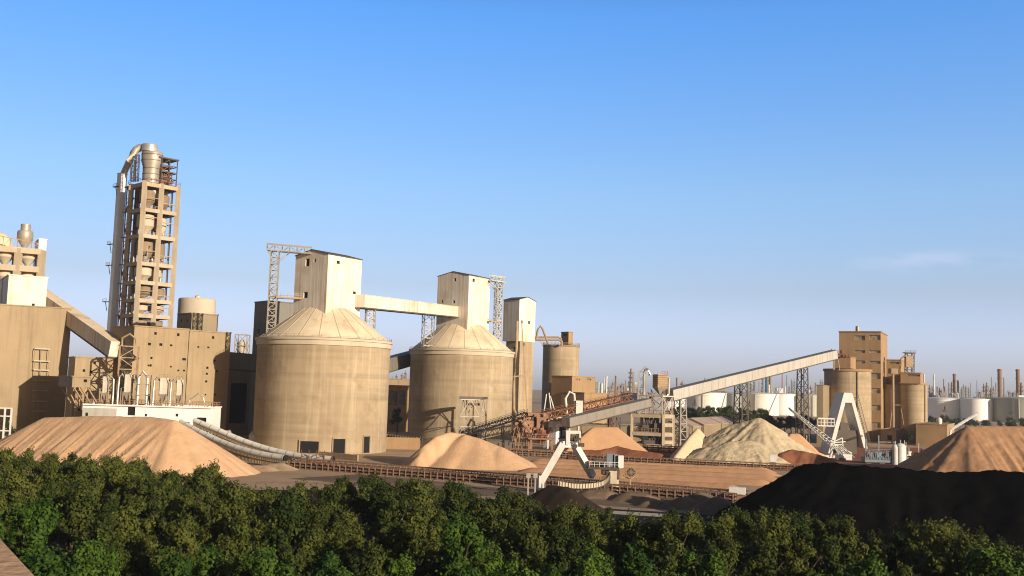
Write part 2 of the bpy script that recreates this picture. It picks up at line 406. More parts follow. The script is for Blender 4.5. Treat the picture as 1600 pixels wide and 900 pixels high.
# a faint lilac streak of cloud low on the right, fixed to the sky's own directions
tc = wn.new('ShaderNodeTexCoord')
def dirn(x, y): return ray(x, y).normalized()
cdir = dirn(1490, 408)
mp = wn.new('ShaderNodeMapping'); mp.inputs['Scale'].default_value = (14, 14, 60); wl_.new(tc.outputs['Generated'], mp.inputs['Vector'])
cn = wn.new('ShaderNodeTexNoise'); cn.inputs['Scale'].default_value = 1.; cn.inputs['Detail'].default_value = 7; wl_.new(mp.outputs[0], cn.inputs['Vector'])
sb = wn.new('ShaderNodeVectorMath'); sb.operation = 'SUBTRACT'; wl_.new(tc.outputs['Generated'], sb.inputs[0]); sb.inputs[1].default_value = cdir
ml = wn.new('ShaderNodeVectorMath'); ml.operation = 'MULTIPLY'; wl_.new(sb.outputs[0], ml.inputs[0]); ml.inputs[1].default_value = (13, 13, 105)
ln = wn.new('ShaderNodeVectorMath'); ln.operation = 'LENGTH'; wl_.new(ml.outputs[0], ln.inputs[0])
r1 = wn.new('ShaderNodeMapRange'); r1.inputs[1].default_value = 1.3; r1.inputs[2].default_value = .15; wl_.new(ln.outputs['Value'], r1.inputs[0])
r2 = wn.new('ShaderNodeMapRange'); r2.inputs[1].default_value = .4; r2.inputs[2].default_value = .7; wl_.new(cn.outputs['Fac'], r2.inputs[0])
mm = wn.new('ShaderNodeMath'); mm.operation = 'MULTIPLY'; wl_.new(r1.outputs[0], mm.inputs[0]); wl_.new(r2.outputs[0], mm.inputs[1])
m2 = wn.new('ShaderNodeMath'); m2.operation = 'MULTIPLY'; wl_.new(mm.outputs[0], m2.inputs[0]); m2.inputs[1].default_value = .34
cm = wn.new('ShaderNodeMix'); cm.data_type = 'RGBA'; wl_.new(m2.outputs[0], cm.inputs[0]); wl_.new(hs.outputs[0], cm.inputs[6])
cm.inputs[7].default_value = (7.2, 6.6, 7.6, 1)
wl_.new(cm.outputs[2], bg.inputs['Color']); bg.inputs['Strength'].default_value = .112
vs_ = scn.view_settings; vs_.view_transform = 'Standard'; vs_.look = 'None'; vs_.gamma = 1; vs_.exposure = 0.42; vs_.use_curve_mapping = False
scn.cycles.use_denoising = True; scn.cycles.filter_width = 1.1
scn.cycles.max_bounces = 5; scn.cycles.diffuse_bounces = 3; scn.cycles.volume_bounces = 0; scn.cycles.transparent_max_bounces = 8

# ------------------------------------------------------------------ ground
def sheet(name, x0, x1, y0, y1, z, m):
    mb = MB(); mb.quad((x0, y0, z), (x1, y0, z), (x1, y1, z), (x0, y1, z)); return struct(mb.build(name, m))
sheet('ground', -9000, 9000, -600, 16000, 0, 'ground')
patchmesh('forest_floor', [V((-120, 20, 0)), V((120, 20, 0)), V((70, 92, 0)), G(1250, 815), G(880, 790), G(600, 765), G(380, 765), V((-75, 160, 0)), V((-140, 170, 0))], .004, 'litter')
patchmesh('coal_yard', [G(455, 748), G(560, 741), G(840, 768), G(1000, 778), G(1150, 775), G(1500, 780), V((110, 110, 0)), G(1250, 812), G(900, 786), G(600, 764)], .008, 'yard_dark', 2.5)  # coal dust; the strip along the trees also carries shadow in its colour
patchmesh('ore_yard', [G(880, 718), G(1240, 733), G(1480, 735), G(1440, 700), G(1250, 698), G(1040, 700), G(900, 704)], .008, 'yard_red', 2.)
patchmesh('service_road', [G(735, 783), G(1080, 806), G(1100, 812), G(740, 789)], .012, 'rim', .3)

# ------------------------------------------------------------------ stockpiles
def cr(*ps): return [P(*p) for p in ps]
pile('sand_pile', 'long pinkish sand pile with raked slope below the white plant building', 'sand pile',
     [cr((72, 652, 234), (150, 650, 230), (235, 651, 226), (272, 656, 223))], .62, 'sand', .45, .12, .08, gfreq=.9)
pile('sand_pile', 'rounded pink sand pile with a curved berm in front of the second silo', 'sand pile',
     [cr((728, 679, 266), (748, 684.5, 265), (782, 698, 262)), cr((651, 727, 252), (655, 712, 255), (665, 695, 258.5), (681, 682, 262), (702, 675, 266), (726, 678, 268))], (.50, .95), 'sand', .45, .03, .03)
pile('sand_bed', '', '', [[P(845, 716, 280), P(1190, 730, 272)], [P(842, 719, 273), P(1195, 734, 262)], [P(835, 724, 262), P(1195, 741, 247)], [P(832, 730, 250), P(1185, 748, 234)], [P(830, 737, 240), P(1140, 756, 222)]],
     .35, 'bed', .8, .1, .12, kind='structure', top=2.0)
pile('sand_pile', 'flat topped orange sand pile with smooth face beside the transfer tower', 'sand pile',
     [cr((929, 667, 336), (962, 667, 336))], .80, 'sand_orange', .5, .02, .03, planar=1.0)
pile('ore_pile', 'low red ore heap along the foot of the flat topped orange pile', 'ore pile',
     [cr((905, 703, 323), (940, 703, 321), (965, 697, 324), (985, 702, 320), (1030, 708, 316))], .55, 'red', .6, .2, .15)
pile('limestone_pile', 'tall yellow limestone pile with uneven crest beyond the far conveyor', 'limestone pile',
     [cr((1142, 664, 330), (1162, 659, 329), (1185, 652.5, 328), (1190, 655, 327)), cr((1108, 698, 315), (1140, 690, 315), (1172, 688, 315), (1200, 696, 314))], (.58, .42), 'yellow', .4, .12, .24, gfreq=.8)
pile('sand_pile', 'narrow pale sand ridge standing left of the yellow limestone', 'sand pile',
     [cr((1090, 669, 332), (1076, 685, 322), (1056, 711, 309))], 1.15, 'yellow', .4, .03, .05)
pile('sand_pile', 'small orange sand wedge right of the yellow limestone', 'sand pile',
     [cr((1236, 677, 322), (1247, 677, 322))], 1.0, 'sand_orange', .5, .03, .03, planar=1.2)
pile('ore_pile', 'crumbled red ore heap before the small orange wedge', 'ore pile',
     [cr((1222, 708, 308), (1238, 702, 311), (1258, 705, 309), (1290, 713, 306))], .6, 'red', .6, .25, .2)
pile('gravel_pile', 'long brown gravel pile with furrowed slope at right', 'gravel pile',
     [cr((1512, 666, 277), (1560, 665.5, 277), (1640, 667, 277), (1720, 667, 277))], .66, 'sand_brown', .45, .13, .18, gfreq=1.0)
pile('coal_pile', 'huge black coal pile behind the trees at right', 'coal pile',
     [cr((1262, 724, 166), (1300, 724, 163), (1360, 729, 160), (1430, 734, 158), (1500, 738, 156), (1540, 735, 154), (1620, 739, 150), (1720, 742, 146))], .62, 'coal', .6, .16, .42)
pile('coal_pile', 'dark brown conical coal pile under the white stacker mast', 'coal pile',
     [cr((862, 758, 176), (884, 760, 174), (890, 768, 172))], .60, 'coal_brown', .6, .1, .12)
for px, py, Y, px2, py2, lab in ((1092, 769, 186, 1099, 768, 'dusty coal heap highest of the small heaps left of the big pile'), (1062, 778, 182, 1072, 776, 'low dusty coal heap leftmost of the small heaps'), (1118, 777, 177, 1122, 775, 'dusty coal heap nearest the big black pile'), (1010, 783, 183, 1030, 782, 'very low scraped coal heap in the dark yard')):
    pile('coal_heap', lab, 'coal heap', [cr((px, py, Y), (px2, py2, Y + 1.5))], .52, 'coal_dust', .5, .12, .12, group='small coal heaps', seed=px)
for px, py, Y, px2, py2, lab in ((925, 764, 196, 948, 765, 'low brown heap of spilled ore under the curved apron feeder'), (985, 768, 192, 1008, 770, 'low brown heap of spilled ore right of the reel')):
    pile('ore_heap', lab, 'ore heap', [cr((px, py, Y), (px2, py2, Y))], .4, 'yard_dark', .5, .2, .2, seed=px)
for i, (px, py, Y, px2, py2) in enumerate(((398, 727, 232, 412, 726), (424, 724, 236, 438, 723))):
    pile('spill_heap', ['tan spill heap nearest the sand pile below the curved conveyors', 'tan spill heap nearest the silo below the curved conveyors'][i], 'spill heap', [cr((px, py, Y), (px2, py2, Y))], .4, 'ground', .5, .25, .15, seed=px)

# ------------------------------------------------------------------ cement silos with head houses
def silo(label, x, Y, r, zr, roof_h, rt, m='silo', holes=()):
    c = at(x, Y); t = thing('storage_silo', label, 'silo', c)
    mb = MB(); mb.lathe(c, [(r, -.2), (r, zr - 2)], 96); mb.build('shell', m, t, smooth=True)
    mb = MB(); mb.lathe(c, [(r - .5, zr - 2), (r + .35, zr - 2), (r + .35, zr - .7), (r + .75, zr - .6), (r + .75, zr), (r - .2, zr + .25)], 96); mb.build('rim', 'rim', t, smooth=True)
    mb = MB(); n = 20
    mb.lathe(c, [(r - .2, zr + .1), (rt, zr + roof_h), (.02, zr + roof_h + .5)], 96); rf = mb.build('roof', 'cone', t, smooth=True)
    mb = MB()
    for k in range(n):
        a = 2*math.pi*(k + .3)/n; d = V((math.cos(a), math.sin(a), 0))
        mb.bar(c + d*(r - .3) + UZ*(zr + .2), c + d*rt + UZ*(zr + roof_h + .05), .2, .12)
    mb.build('roof_seam', 'rim', rf)
    mb = MB()   # kerb rail at the eaves
    ring = [c + V(((r+.4)*math.cos(2*math.pi*k/48), (r+.4)*math.sin(2*math.pi*k/48), zr)) for k in range(49)]
    mb.rail(ring, .9, .05, 3); mb.build('handrail', 'steel', t)
    for a, b, z0, h in holes:
        d = V((math.sin(a), -math.cos(a), 0)); e = V((d.y, -d.x, 0))
        mb = MB(); p = c + d*(r - .3)
        mb.obox(p - e*b/2 + UZ*z0, e*b, d*.45, UZ*h); dr = mb.build('doorway', 'dark', t)
        mb = MB()
        for s in (-1, 1): mb.bar(p + e*s*(b/2 + .15) + d*.35 + UZ*z0, p + e*s*(b/2 + .15) + d*.35 + UZ*(z0 + h + .2), .35)
        mb.bar(p - e*(b/2+.3) + d*.35 + UZ*(z0 + h + .2), p + e*(b/2+.3) + d*.35 + UZ*(z0 + h + .2), .35)
        mb.build('frame', 'concrete', dr)
    return t, c
S1, C1 = silo('large tan concrete silo with cone roof nearest the curved conveyors', 499.5, 308, 19.6, 32.5, 11.0, 5,
              holes=((R(2), 5.2, .3, 3.2), (R(26), 3.4, .3, 4.0), (R(52), 2.2, .3, 4.6)))
S2, C2 = silo('large tan concrete silo with cone roof behind the rounded sand pile', 717.5, 390, 19.5, 33.4, 12.0, 5)
GH = 56
h1 = Bld('head_house', 'white sided head house with truss gantry on the nearer silo', 'head house', 513, 397, 298.3, GH, 565.5, 410, (461.5, 415), 'white_side', z0=36, gable=('l', 1.6),
         left=((480.5, 410, 7, 12), (492, 407, 3.6, 6), (477.5, 461, 7.5, 9.5)), right=((528.8, 410, 4, 5), (554, 457.5, 4, 4)))
h2 = Bld('head_house', 'white sided head house with ladder mast on the farther silo', 'head house', 733, 430, 379.5, GH, 766, 433, (684, 440), 'white_side', z0=37, gable=('l', 1.6),
         left=((711, 437, 3.6, 5), (690.8, 471, 3, 4.2), (709.3, 471.5, 3.4, 4.6)), right=((740.2, 438, 3.4, 5),))
Bld('head_house', 'bright white head house on the slender tower right of the farther silo', 'head house', 812, 468, 430, 50, 837, 472, (787, 470), 'white_side', z0=ZP(812, 533, 430), gable=('r', 1.4),
    right=((815.4, 503, 3, 4.4), (826.8, 504, 3, 4.8)))
Bld('slender_tower', 'tan concrete stair tower carrying the bright white head house', 'tower', 812.5, 533.5, 431, 50, 834, 534, (791, 534), 'concrete', cop=0, left=((803, 545, 3, 7),), right=((818, 538, 3, 5),))

def mast_and_gantry(label, base, w, ztop, arm_z, arm_end, walk_z, walk_end, n, ladder=False):
    t = thing('gantry_mast', label, 'gantry mast', base)
    mb = MB(); top = V((base.x, base.y, ztop)); mb.lattice(base, top, w, n, .3, (arm_end - top).cross(UZ)); mb.build('mast', 'steel', t)
    d = arm_end - V((base.x, base.y, arm_end.z)); d.normalize(); e = d.cross(UZ)
    mb = MB(); a = V((base.x, base.y, arm_z)) - d*2.4; b = V(arm_end)
    ra, rb = a.lerp(b, 0), b
    k = max(4, int((rb - ra).length/2))
    for s in (-1, 1):
        for h in (0, 1.9): mb.bar(ra + e*s*w*.5 + UZ*h, rb + e*s*w*.5 + UZ*h, .26)
        for i in range(k):
            p, q = ra.lerp(rb, i/k) + e*s*w*.5, ra.lerp(rb, (i+1)/k) + e*s*w*.5
            mb.bar(p, p + UZ*1.9, .16); mb.bar(p + UZ*(1.9*(i % 2)), q + UZ*(1.9*((i+1) % 2)), .15)
    mb.obox(ra - e*w*.5 - UZ*.25, rb - ra, e*w, UZ*.2); mb.build('gantry_arm', 'steel', t)
    mb = MB()
    for s in (-1, 1):
        mb.bar(top + e*s*w*.5 - UZ*4, ra + e*s*w*.5, .16); mb.bar(top + e*s*w*.5 - UZ*4, top + d*4.6 + e*s*w*.5 + UZ*(arm_z - ztop), .16)
    mb.build('knee_brace', 'steel', t)
    p = V((base.x, base.y, walk_z)); q = V(walk_end)
    mb = MB(); mb.obox(p - d*1.2 - e*1.1, q - p + d*1.2, e*2.2, UZ*.5); wk = mb.build('walkway', 'steel_tan', t)
    mb = MB(); mb.rail([p - e*1.1 + UZ*.5, q - e*1.1 + UZ*.5], 1.1, .07); mb.rail([p + e*1.1 + UZ*.5, q + e*1.1 + UZ*.5], 1.1, .07); mb.build('handrail', 'steel', wk)
    return t, d, e
b1 = P(423.5, 517, 301.5)
mast_and_gantry('slim steel lattice mast with truss gantry left of the nearer head house', V((b1.x, b1.y, 33.2)), 2.3, ZP(427, 392, 301.5), ZP(427, 391, 301.5), P(487, 396.5, 303), ZP(425, 466, 301.5), P(472, 468, 304), 13)
b2 = P(777, 520, 391)
t, d, e = mast_and_gantry('brown steel lattice mast with ladder right of the farther head house', V((b2.x, b2.y, 35.5)), 2.2, ZP(786, 440, 391), ZP(786, 441, 391), P(766, 438, 389), ZP(779, 503, 391), P(765, 503, 389), 10)
mb = MB()
for k in range(3):
    for yy in range(448, 500, 3):
        if k < 2: mb.bar(P(772 + k*4 - (yy-448)*.03, yy, 390), P(775 + k*4 - (yy-448)*.03, yy, 390), .12)
    mb.bar(P(772 + k*4, 447, 390), P(770 + k*4, 501, 390), .12)
mb.build('caged_ladder', 'steel', t)

def gallery(label, A, B, w, h, m='gallery', name='conveyor_gallery', posts=False, cat='conveyor gallery'):
    A, B = V(A), V(B); d = (B - A).normalized(); e = d.cross(UZ).normalized(); n = e.cross(d).normalized()
    t = thing(name, label, cat, (A + B)/2)
    mb = MB(); mb.obox(A - e*w/2 - n*h/2, B - A, e*w, n*h); hs_ = mb
    mb = MB(); mb.obox(A - e*(w/2+.12) + n*(h/2), B - A, e*(w+.24), n*.14); mb.build('roof', 'grey_side' if m != 'white_side' else 'cone', t)
    mb = MB()
    for s in (-1, 1): mb.bar(A + e*s*(w/2) - n*(h/2+.2), B + e*s*(w/2) - n*(h/2+.2), .35, .4)
    k = int((B - A).length/4)
    for i in range(k+1): mb.bar(A.lerp(B, i/k) - e*w/2 - n*(h/2+.2), A.lerp(B, i/k) + e*w/2 - n*(h/2+.2), .25)
    mb.build('girder', 'gallery_trim', t)
    mb = hs_; k = int((B - A).length/5)
    for i in range(1, k):
        c = A.lerp(B, i/k)
        for s in (-1, 1): mb.bar(c + e*s*(w/2+.02) - n*h/2, c + e*s*(w/2+.02) + n*h/2, .12)
    mb.build('housing', m, t)
    return t
def trestle(label, base, top, w, n, tk, m='steel', w2=None, e1=(1, .35, 0), name='trestle'):
    t = thing(name, label, 'trestle', base)
    mb = MB(); base, top = V(base), V(top); e1 = V(e1).normalized(); e2 = V((-e1.y, e1.x, 0)); w2 = w2 or w
    for i, s in enumerate((-1, 1)):
        for q in (-1, 1):
            mb = MB(); mb.bar(base + e1*s*w/2 + e2*q*w/2, top + e1*s*w2/2 + e2*q*w2/2, tk); mb.build('leg', m, t)
    mb = MB(); cs = [(-1, -1), (1, -1), (1, 1), (-1, 1)]
    def pt(i, k):
        f = i/n; ww = (w + (w2-w)*f)/2; return base.lerp(top, f) + e1*cs[k % 4][0]*ww + e2*cs[k % 4][1]*ww
    for i in range(n + 1):
        for k in range(4):
            mb.bar(pt(i, k), pt(i, k+1), tk*.6)
            if i < n: mb.bar(pt(i, k + i % 2), pt(i+1, k + 1 - i % 2), tk*.5)
    mb.build('bracing', m, t)
    return t
gallery('white level conveyor gallery bridging the two silo head houses', P(562, 470.5, 308), P(711.5, 487.3, 384), 3.4, 3.7, 'white_side')
trestle('short steel trestle on the nearer silo roof under the white gallery', P(578, 514, 316) * 1, P(579, 481, 316), 2.6, 4, .28)
trestle('short steel trestle on the farther silo roof under the white gallery', P(668, 534, 374) - UZ*1.5, P(669.5, 491, 370), 3.6, 4, .3)

# slope gallery behind the silos, and the dark block behind the nearer silo
gallery('dark sloping conveyor gallery seen between the two silos', P(585, 575, 372), P(650, 557, 405), 4, 4.6, 'grey_side')
Bld('dark_block', 'dark grey clad block rising behind the left side of the nearer silo', 'building', 420, 470.5, 338, 40, 459, 480, (398, 477), 'grey_side', left=((404, 517, 4, 6),))
gallery('grey level conveyor gallery between the cream mill and dark block', P(352, 563, 333), P(400, 567, 336), 5, 5.2, 'grey_side')
Bld('low_block', 'dark low building in shade left of the nearer silo', 'building', 352, 577, 352, 8, 402, 578, 14, 'cream_dark', right=((372, 630, 24, 62),))

# ------------------------------------------------------------------ cream mill buildings
mill = Bld('mill_building', 'large dusty cream clad mill building with scattered square vents', 'building', 210.5, 509.5, 292, 42, 295.5, 517, (174, 520), 'cream',
    right=((243, 521, 3, 4), (278.6, 523, 3, 4.5), (233.4, 537.6, 3.6, 4), (251.3, 538.4, 3.6, 4), (267.4, 539.6, 3, 3), (236.6, 559.4, 2.6, 3.4), (231.8, 571, 2, 2.6), (235.2, 571, 2.6, 3.6), (287.6, 561.4, 4.4, 3.6), (267, 573, 2, 2.4), (278.6, 578.8, 2.4, 2.6), (287.5, 579, 2.4, 2.6), (264.2, 594.4, 3, 3)), left=((194, 537, 2.4, 8),))
ext = Bld('mill_building', 'half shaded cream clad mill extension left of the dark low building', 'building', 296.5, 516.5, hit(mill.c + mill.nr*-4.5, mill.nr, 296.5, 517).y, 42, 361, 520.5, 18, 'cream',
    right=((333, 527.4, 2.8, 4), (310, 542.2, 2.4, 2.4), (325.6, 542.8, 2.6, 2.6), (335.3, 563.6, 2.8, 3), (324, 574.6, 2.8, 3.4), (339, 580, 2.4, 2.8), (323.2, 584, 2.6, 3), (322.2, 596, 2.8, 3.2), (321, 616.6, 2, 2.4), (336.4, 616.6, 2.6, 2.6)))
# step the extension back a little so that the two walls never share a plane
Bld('roof_plant_room', 'dark clad plant room on top of the mill extension', 'plant room', 300, 489.5, 330, 42, 341, 493, (278, 490), 'cream_dark', z0=ZP(300, 517, 330) - 1, left=((283.5, 501, 3, 4), (293, 501, 3, 4.4)))
c = at(296, 372); t = thing('raw_meal_silo', 'pale round silo in dusty haze behind the dark plant room', 'silo', c)
zt = ZP(296, 468, 372); mb = MB(); mb.lathe(c, [(6.6, 0), (6.6, zt), (6.2, zt + .3)], 40); mb.build('shell', 'rim', t, smooth=True)
mb = MB(); mb.lathe(c + UZ*zt, [(6.5, 0), (1.0, .7), (.9, 1.4), (.3, 1.7)], 24); mb.build('roof_cap', 'rim', t, smooth=True)
Bld('lower_mill_wing', 'lower tan wing with sloping top left of the cream mill', 'building', 118, 558, 288, 30, 178, 551, 14, 'cream', left=(), right=((131, 579, 3, 4), (142, 581, 3, 3.6), (148, 567, 3, 3), (123, 640, 3, 4)), wr=None)
wh = Bld('white_plant_building', 'long bright white low building with rusty roof edge behind the sand pile', 'building', 130, 632, 272, 3, 329.5, 636.5, 12, 'white_clean',
    right=((205, 642, 12, 14), (227.5, 648.6, 4, 4), (276, 648.6, 4.4, 4.4), (290.5, 664, 11, 8), (314.5, 657, 15, 9)))
p0 = wh.c + wh.nr*.06; q0 = wh.on_r(183, 640); mb = MB(); mb.obox(V((p0.x, p0.y, .5)) - wh.e1*.05, wh.e1*((q0 - wh.c).dot(wh.e1)), wh.nr*.12, UZ*(wh.top - 1.3)); mb.build('side_panel', 'gallery', wh.t)  # grey sheet added where the wall's left end is shaded; tone replaces the shade
mb = MB(); q0 = wh.on_r(136, 647); mb.obox(q0 + wh.nr*.15 - wh.e1*.3 - UZ*.5, wh.e1*.6, wh.nr*.08, UZ*.9); mb.build('vent', 'dark', wh.t)
mb = MB(); a = wh.c + UZ*(wh.top + .2); mb.rail([a + wh.nr*-.5, a + wh.e1*wh.wr - wh.nr*.5, a + wh.e1*wh.wr + wh.e2*11.5, a + wh.e2*11.5, a - wh.nr*.5], 1.2, .1, 1.6)
mb.obox(a + wh.nr*.1 - UZ*.5, wh.e1*wh.wr, -wh.nr*.3, UZ*.35); mb.build('handrail', 'rust_pale', wh.t)

# dust filters standing on the white building
def dust_filter(label, x, w, h, duct, Yoff=4., frame=False):
    w *= .68
    b = P(x, 632 + (x-130)*.022, 272 + Yoff); b.z = wh.top + .03
    t = thing('dust_filter', label, 'dust filter', b, 'dust filters on the white building')
    mb = MB(); mb.box(b + UZ*(h*.42), w, w*.8, h*.58, .4); mb.rail([b + UZ*h + V((-w*.5, -w*.4, 0)), b + UZ*h + V((w*.5, -w*.4, 0))], .9, .07, .8); mb.path([b + V((w*.7, -.6, .1)), b + V((w*.7, -.6, h*.8)), b + V((w*.3, -.6, h*1.05))], .16, 6); mb.path([b + V((-w*.8, -.7, .1)), b + V((-w*.8, -.7, h*.55)), b + V((-w*.2, -.7, h*.6))], .13, 6); mb.build('filter_body', 'duct', t)
    mb = MB(); q = [b + UZ*(h*.42) + V((sx*w/2, sy*w*.4, 0)) for sx, sy in ((-1, -1), (1, -1), (1, 1), (-1, 1))]; lo = b + UZ*(h*.12)
    for i in range(4): mb.quad(q[i], q[(i+1) % 4], lo)
    mb.build('hopper', 'duct', t)
    for sx in (-1, 1):
        for sy in (-1, 1):
            mb = MB(); p = b + V((sx*w*.48, sy*w*.4, 0)); mb.bar(p, p + UZ*(h*.45), .22); mb.build('leg', 'steel_tan', t)
    mb = MB(); s = duct; r = .26
    mb.path([b + V((s*w*.5, -.3, h*.9)), b + V((s*(w*.5+.7), -.3, h*1.02)), b + V((s*(w*.5+1.4), -.3, h*.9)), b + V((s*(w*.5+1.5), -.3, h*.5)), b + V((s*(w*.5+1.5), -.3, .1))], r, 10)
    mb.build('duct', 'duct_bright', t, smooth=True)
    if frame:
        mb = MB()
        for z in (.05, h*.35, h*.7, h*1.0): 
            for dx in (-1, 1): mb.bar(b + V((w*.9 + 2.2 + dx*2.4, -.8, 0)), b + V((w*.9 + 2.2 + dx*2.4, -.8, h)), .16)
            mb.bar(b + V((w*.9 - .2, -.8, z)), b + V((w*.9 + 4.6, -.8, z)), .16)
        mb.path([b + V((w*.9+1, 0, 0)), b + V((w*.9+1, 0, h*.9)), b + V((w*.9+2.2, 0, h*1.12)), b + V((w*.9+3.4, 0, h*.9)), b + V((w*.9+3.4, 0, 0))], .4, 10)
        mb.build('pipe_frame', 'duct_bright', t)
dust_filter('slim dust filter nearest the lattice stair tower', 163, 2.2, 7.5, 1)
dust_filter('dust filter with arched side duct beside the open pipe frame', 198, 2.8, 8.2, -1, frame=True)
dust_filter('dust filter with dark hopper in the middle of the roof', 254, 3.2, 7.6, -1)
dust_filter('small dust filter at the right of the roof row', 279, 2.4, 7.2, -1)
b = P(296, 632, 275); b.z = wh.top + .03
mb = MB(); mb.path([b, b + V((0, 0, 2)), b + V((2.4, 0, 3.8)), b + V((3.6, 0, 2.6)), b + V((4.2, 0, 0))], .22, 8)
tag(mb.build('vent_pipe', 'duct_bright', None, b), 'thin bent vent pipe at the right end of the white roof', 'pipe')
for i in range(3):
    b = P(146 + i*42, 634 + i, 280); b.z = wh.top + .03; mb = MB(); mb.lathe(b, [(.7, 0), (.7, 1.8), (.4, 2.4), (.4, 3.1)], 14)
    tag(mb.build('roof_vent', 'duct', None, b, True), ['squat grey roof vent at the left end of the white roof', 'squat grey roof vent left of the open pipe frame', 'squat grey roof vent right of the open pipe frame'][i], 'vent')

# bracketed control cabin and the lattice stair tower in front of the mill
cab = Bld('control_cabin', 'small tan cabin on diagonal brackets beside the left building', 'cabin', 113.5, 588.5, 270, 38, 142, 584, (92, 590), 'cream', z0=ZP(113.5, 605, 270), right=((133.4, 595, 4, 4.4),), left=((97, 593.6, 2.2, 3), (102, 593.6, 2.2, 3)))
mb = MB(); q = cab.c + UZ*cab.z0
for u, v in ((.5, .3), (cab.wr - .5, .3), (.5, cab.wl - .3), (cab.wr*.5, .2)):
    mb.bar(q + cab.e1*u + cab.e2*v, q + cab.e1*(u + 3.5) + cab.e2*(v + 2) - UZ*4.5, .3)
p = q + cab.e1*cab.wr*.7 + cab.e2*cab.wl*.5
mb.bar(p, V((p.x, p.y, 0)), .6)
for s in (-1, 1): mb.bar(p - UZ*5, p + cab.e1*s*2.5, .25)
mb.build('bracket', 'steel_tan', cab.t)
b = at(192, 281); t = thing('lattice_stair_tower', 'dark lattice stair tower between the tan wing and cream mill', 'stair tower', b)
mb = MB(); zt = ZP(192, 541, 281); mb.lattice(b, V((b.x, b.y, zt)), 4.6, 9, .34, (1, .3, 0)); mb.build('frame', 'steel_tan', t)
mb = MB()
for i in range(9):
    z = zt*i/9; s = 1 if i % 2 else -1; mb.obox(b + V((-s*1.9, -.8, z)), V((s*3.8, 0, zt/9)), V((0, 1.5, 0)), V((0, 0, .25))); mb.box(b + V((s*2.0, 0, z + zt/9)), .9, 4, .15)
mb.build('stair_flight', 'steel_dark', t)
mb = MB(); mb.path([b + V((2, -1, zt)), b + V((2, -1, zt + 2)), b + V((.2, -1, zt + 3.4)), b + V((-1.8, -1, zt + 2.2)), b + V((-1.8, -1, zt))], .3, 8); mb.build('pipe_bend', 'steel_tan', t)

# ------------------------------------------------------------------ left building
lb = Bld('raw_mill_building', 'tall plain cream clad building at the left edge', 'building', -40, 473.5, 308, 30, 112.5, 484, 30, 'cream', left=(), right=((-8, 545, 3, 4),))
t = thing('wall_landings', 'column of small steel landings fixed to the left building wall', 'landings', lb.on_r(62, 668))
for i, yy in enumerate((546, 565, 579, 595, 611, 627.5, 643)):
    p = lb.on_r(64.5 - i*.9, yy, .02); mb = MB(); mb.obox(p - lb.e1*2.0, lb.e1*4.4, lb.nr*1.3, UZ*.3)
    mb.build('landing', 'steel', t)
mb = MB()
for s in (-1.8, 2.2):
    for a_, b_ in ((546, 565), (565, 579), (579, 595)):
        mb.bar(lb.on_r(64, a_, 1.2) + lb.e1*s, lb.on_r(62.5, b_, 1.2) + lb.e1*s, .14)
mb.bar(lb.on_r(64, 546, .8), lb.on_r(59, 668, .8), .2); mb.build('ladder', 'steel_tan', t)
Bld('white_top_house', 'white sheet clad top house on the left building roof', 'plant room', 14, 429.5, 322, 32, 74.5, 434, (-14, 430), 'white_side', z0=lb.top - .5, right=((52, 476.5, 3.4, 4.6),), left=((3, 455, 8, 38),))
gallery('cream sloping conveyor gallery from the left building down to the tan wing', P(60, 460, 345), P(182, 546, 298), 4, 4.4, 'white_side')
mb = MB(); p = at(3, 258); 
for dx in (-3, 0, 1.6):
    mb.bar(p + V((dx, 0, 0)), p + V((dx, 0, 11.5 - .4)), .35)
for z in (2, 5.6, 9.2, 11.2): mb.bar(p + V((-4, 0, z)), p + V((1.8, 0, z)), .3)
tag(mb.build('pipe_rack', 'white_paint', None, p), 'white steel rack frame at the left edge by the sand pile', 'rack')

# preheater at the left edge
g = R(30); e1 = V((math.cos(g), math.sin(g), 0)); e2 = V((-e1.y, e1.x, 0))
A = P(66, 394, 392); base = V((A.x, A.y, 0)); t = thing('preheater_tower', 'squat concrete preheater frame at the left edge with cyclone on top', 'preheater tower', base)
mb = MB(); zs = [ZP(66, y, 392) for y in (394, 422, 450, 480)]
us = [0, -8.2, -16, -24]
for u in us:
    for v in (0, 9): mb.bar(base + e1*u + e2*v, base + e1*u + e2*v + UZ*(zs[0] + .6), 2.2)
for z in zs:
    for v in (0, 9): mb.bar(base + e2*v + UZ*z, base + e1*-26 + e2*v + UZ*z, 1.7, 2.2)
    for u in us: mb.bar(base + e1*u + UZ*z, base + e1*u + e2*9 + UZ*z, 1.7, 2.0)
    mb.obox(base + UZ*(z-.3), e1*-26, e2*9, UZ*.4)
mb.build('frame', 'frame', t)
def cyclone(parent, c, r, h, m='duct', cap=0., tail=.5):
    mb = MB(); mb.lathe(c, [(r*.22, 0), (r*.3, h*tail*.25), (r, h*tail), (r, h*.92), (r*.9, h)] + ([(r*.62, h + .1), (r*.62, h + cap)] if cap else []), 28)
    return mb.build('cyclone', m, parent, smooth=True)
for u, z, r_ in ((-4.5, zs[1] + 1, 3.0), (-12.5, zs[1] + 1, 3.2), (-12, zs[2] + .5, 3.2), (-4, zs[2] + .5, 2.8), (-20, zs[1] + 1, 3.2)): cyclone(t, base + e1*u + e2*4.5 + UZ*z, r_, 6.6, 'rim')
c = P(38, 385, 396); cyclone(t, V((c.x, c.y, zs[0] + 1)), 2.9, ZP(38, 361, 396) - zs[0] - 1, cap=2.6, tail=.55)
c = P(-2, 385, 396); mb = MB(); mb.lathe(V((c.x, c.y, zs[0] + 1)), [(5, 0), (5, 1.6), (3.6, 5), (1.2, 6.6), (.1, 6.9)], 24); mb.build('dome', 'cone', t, smooth=True)
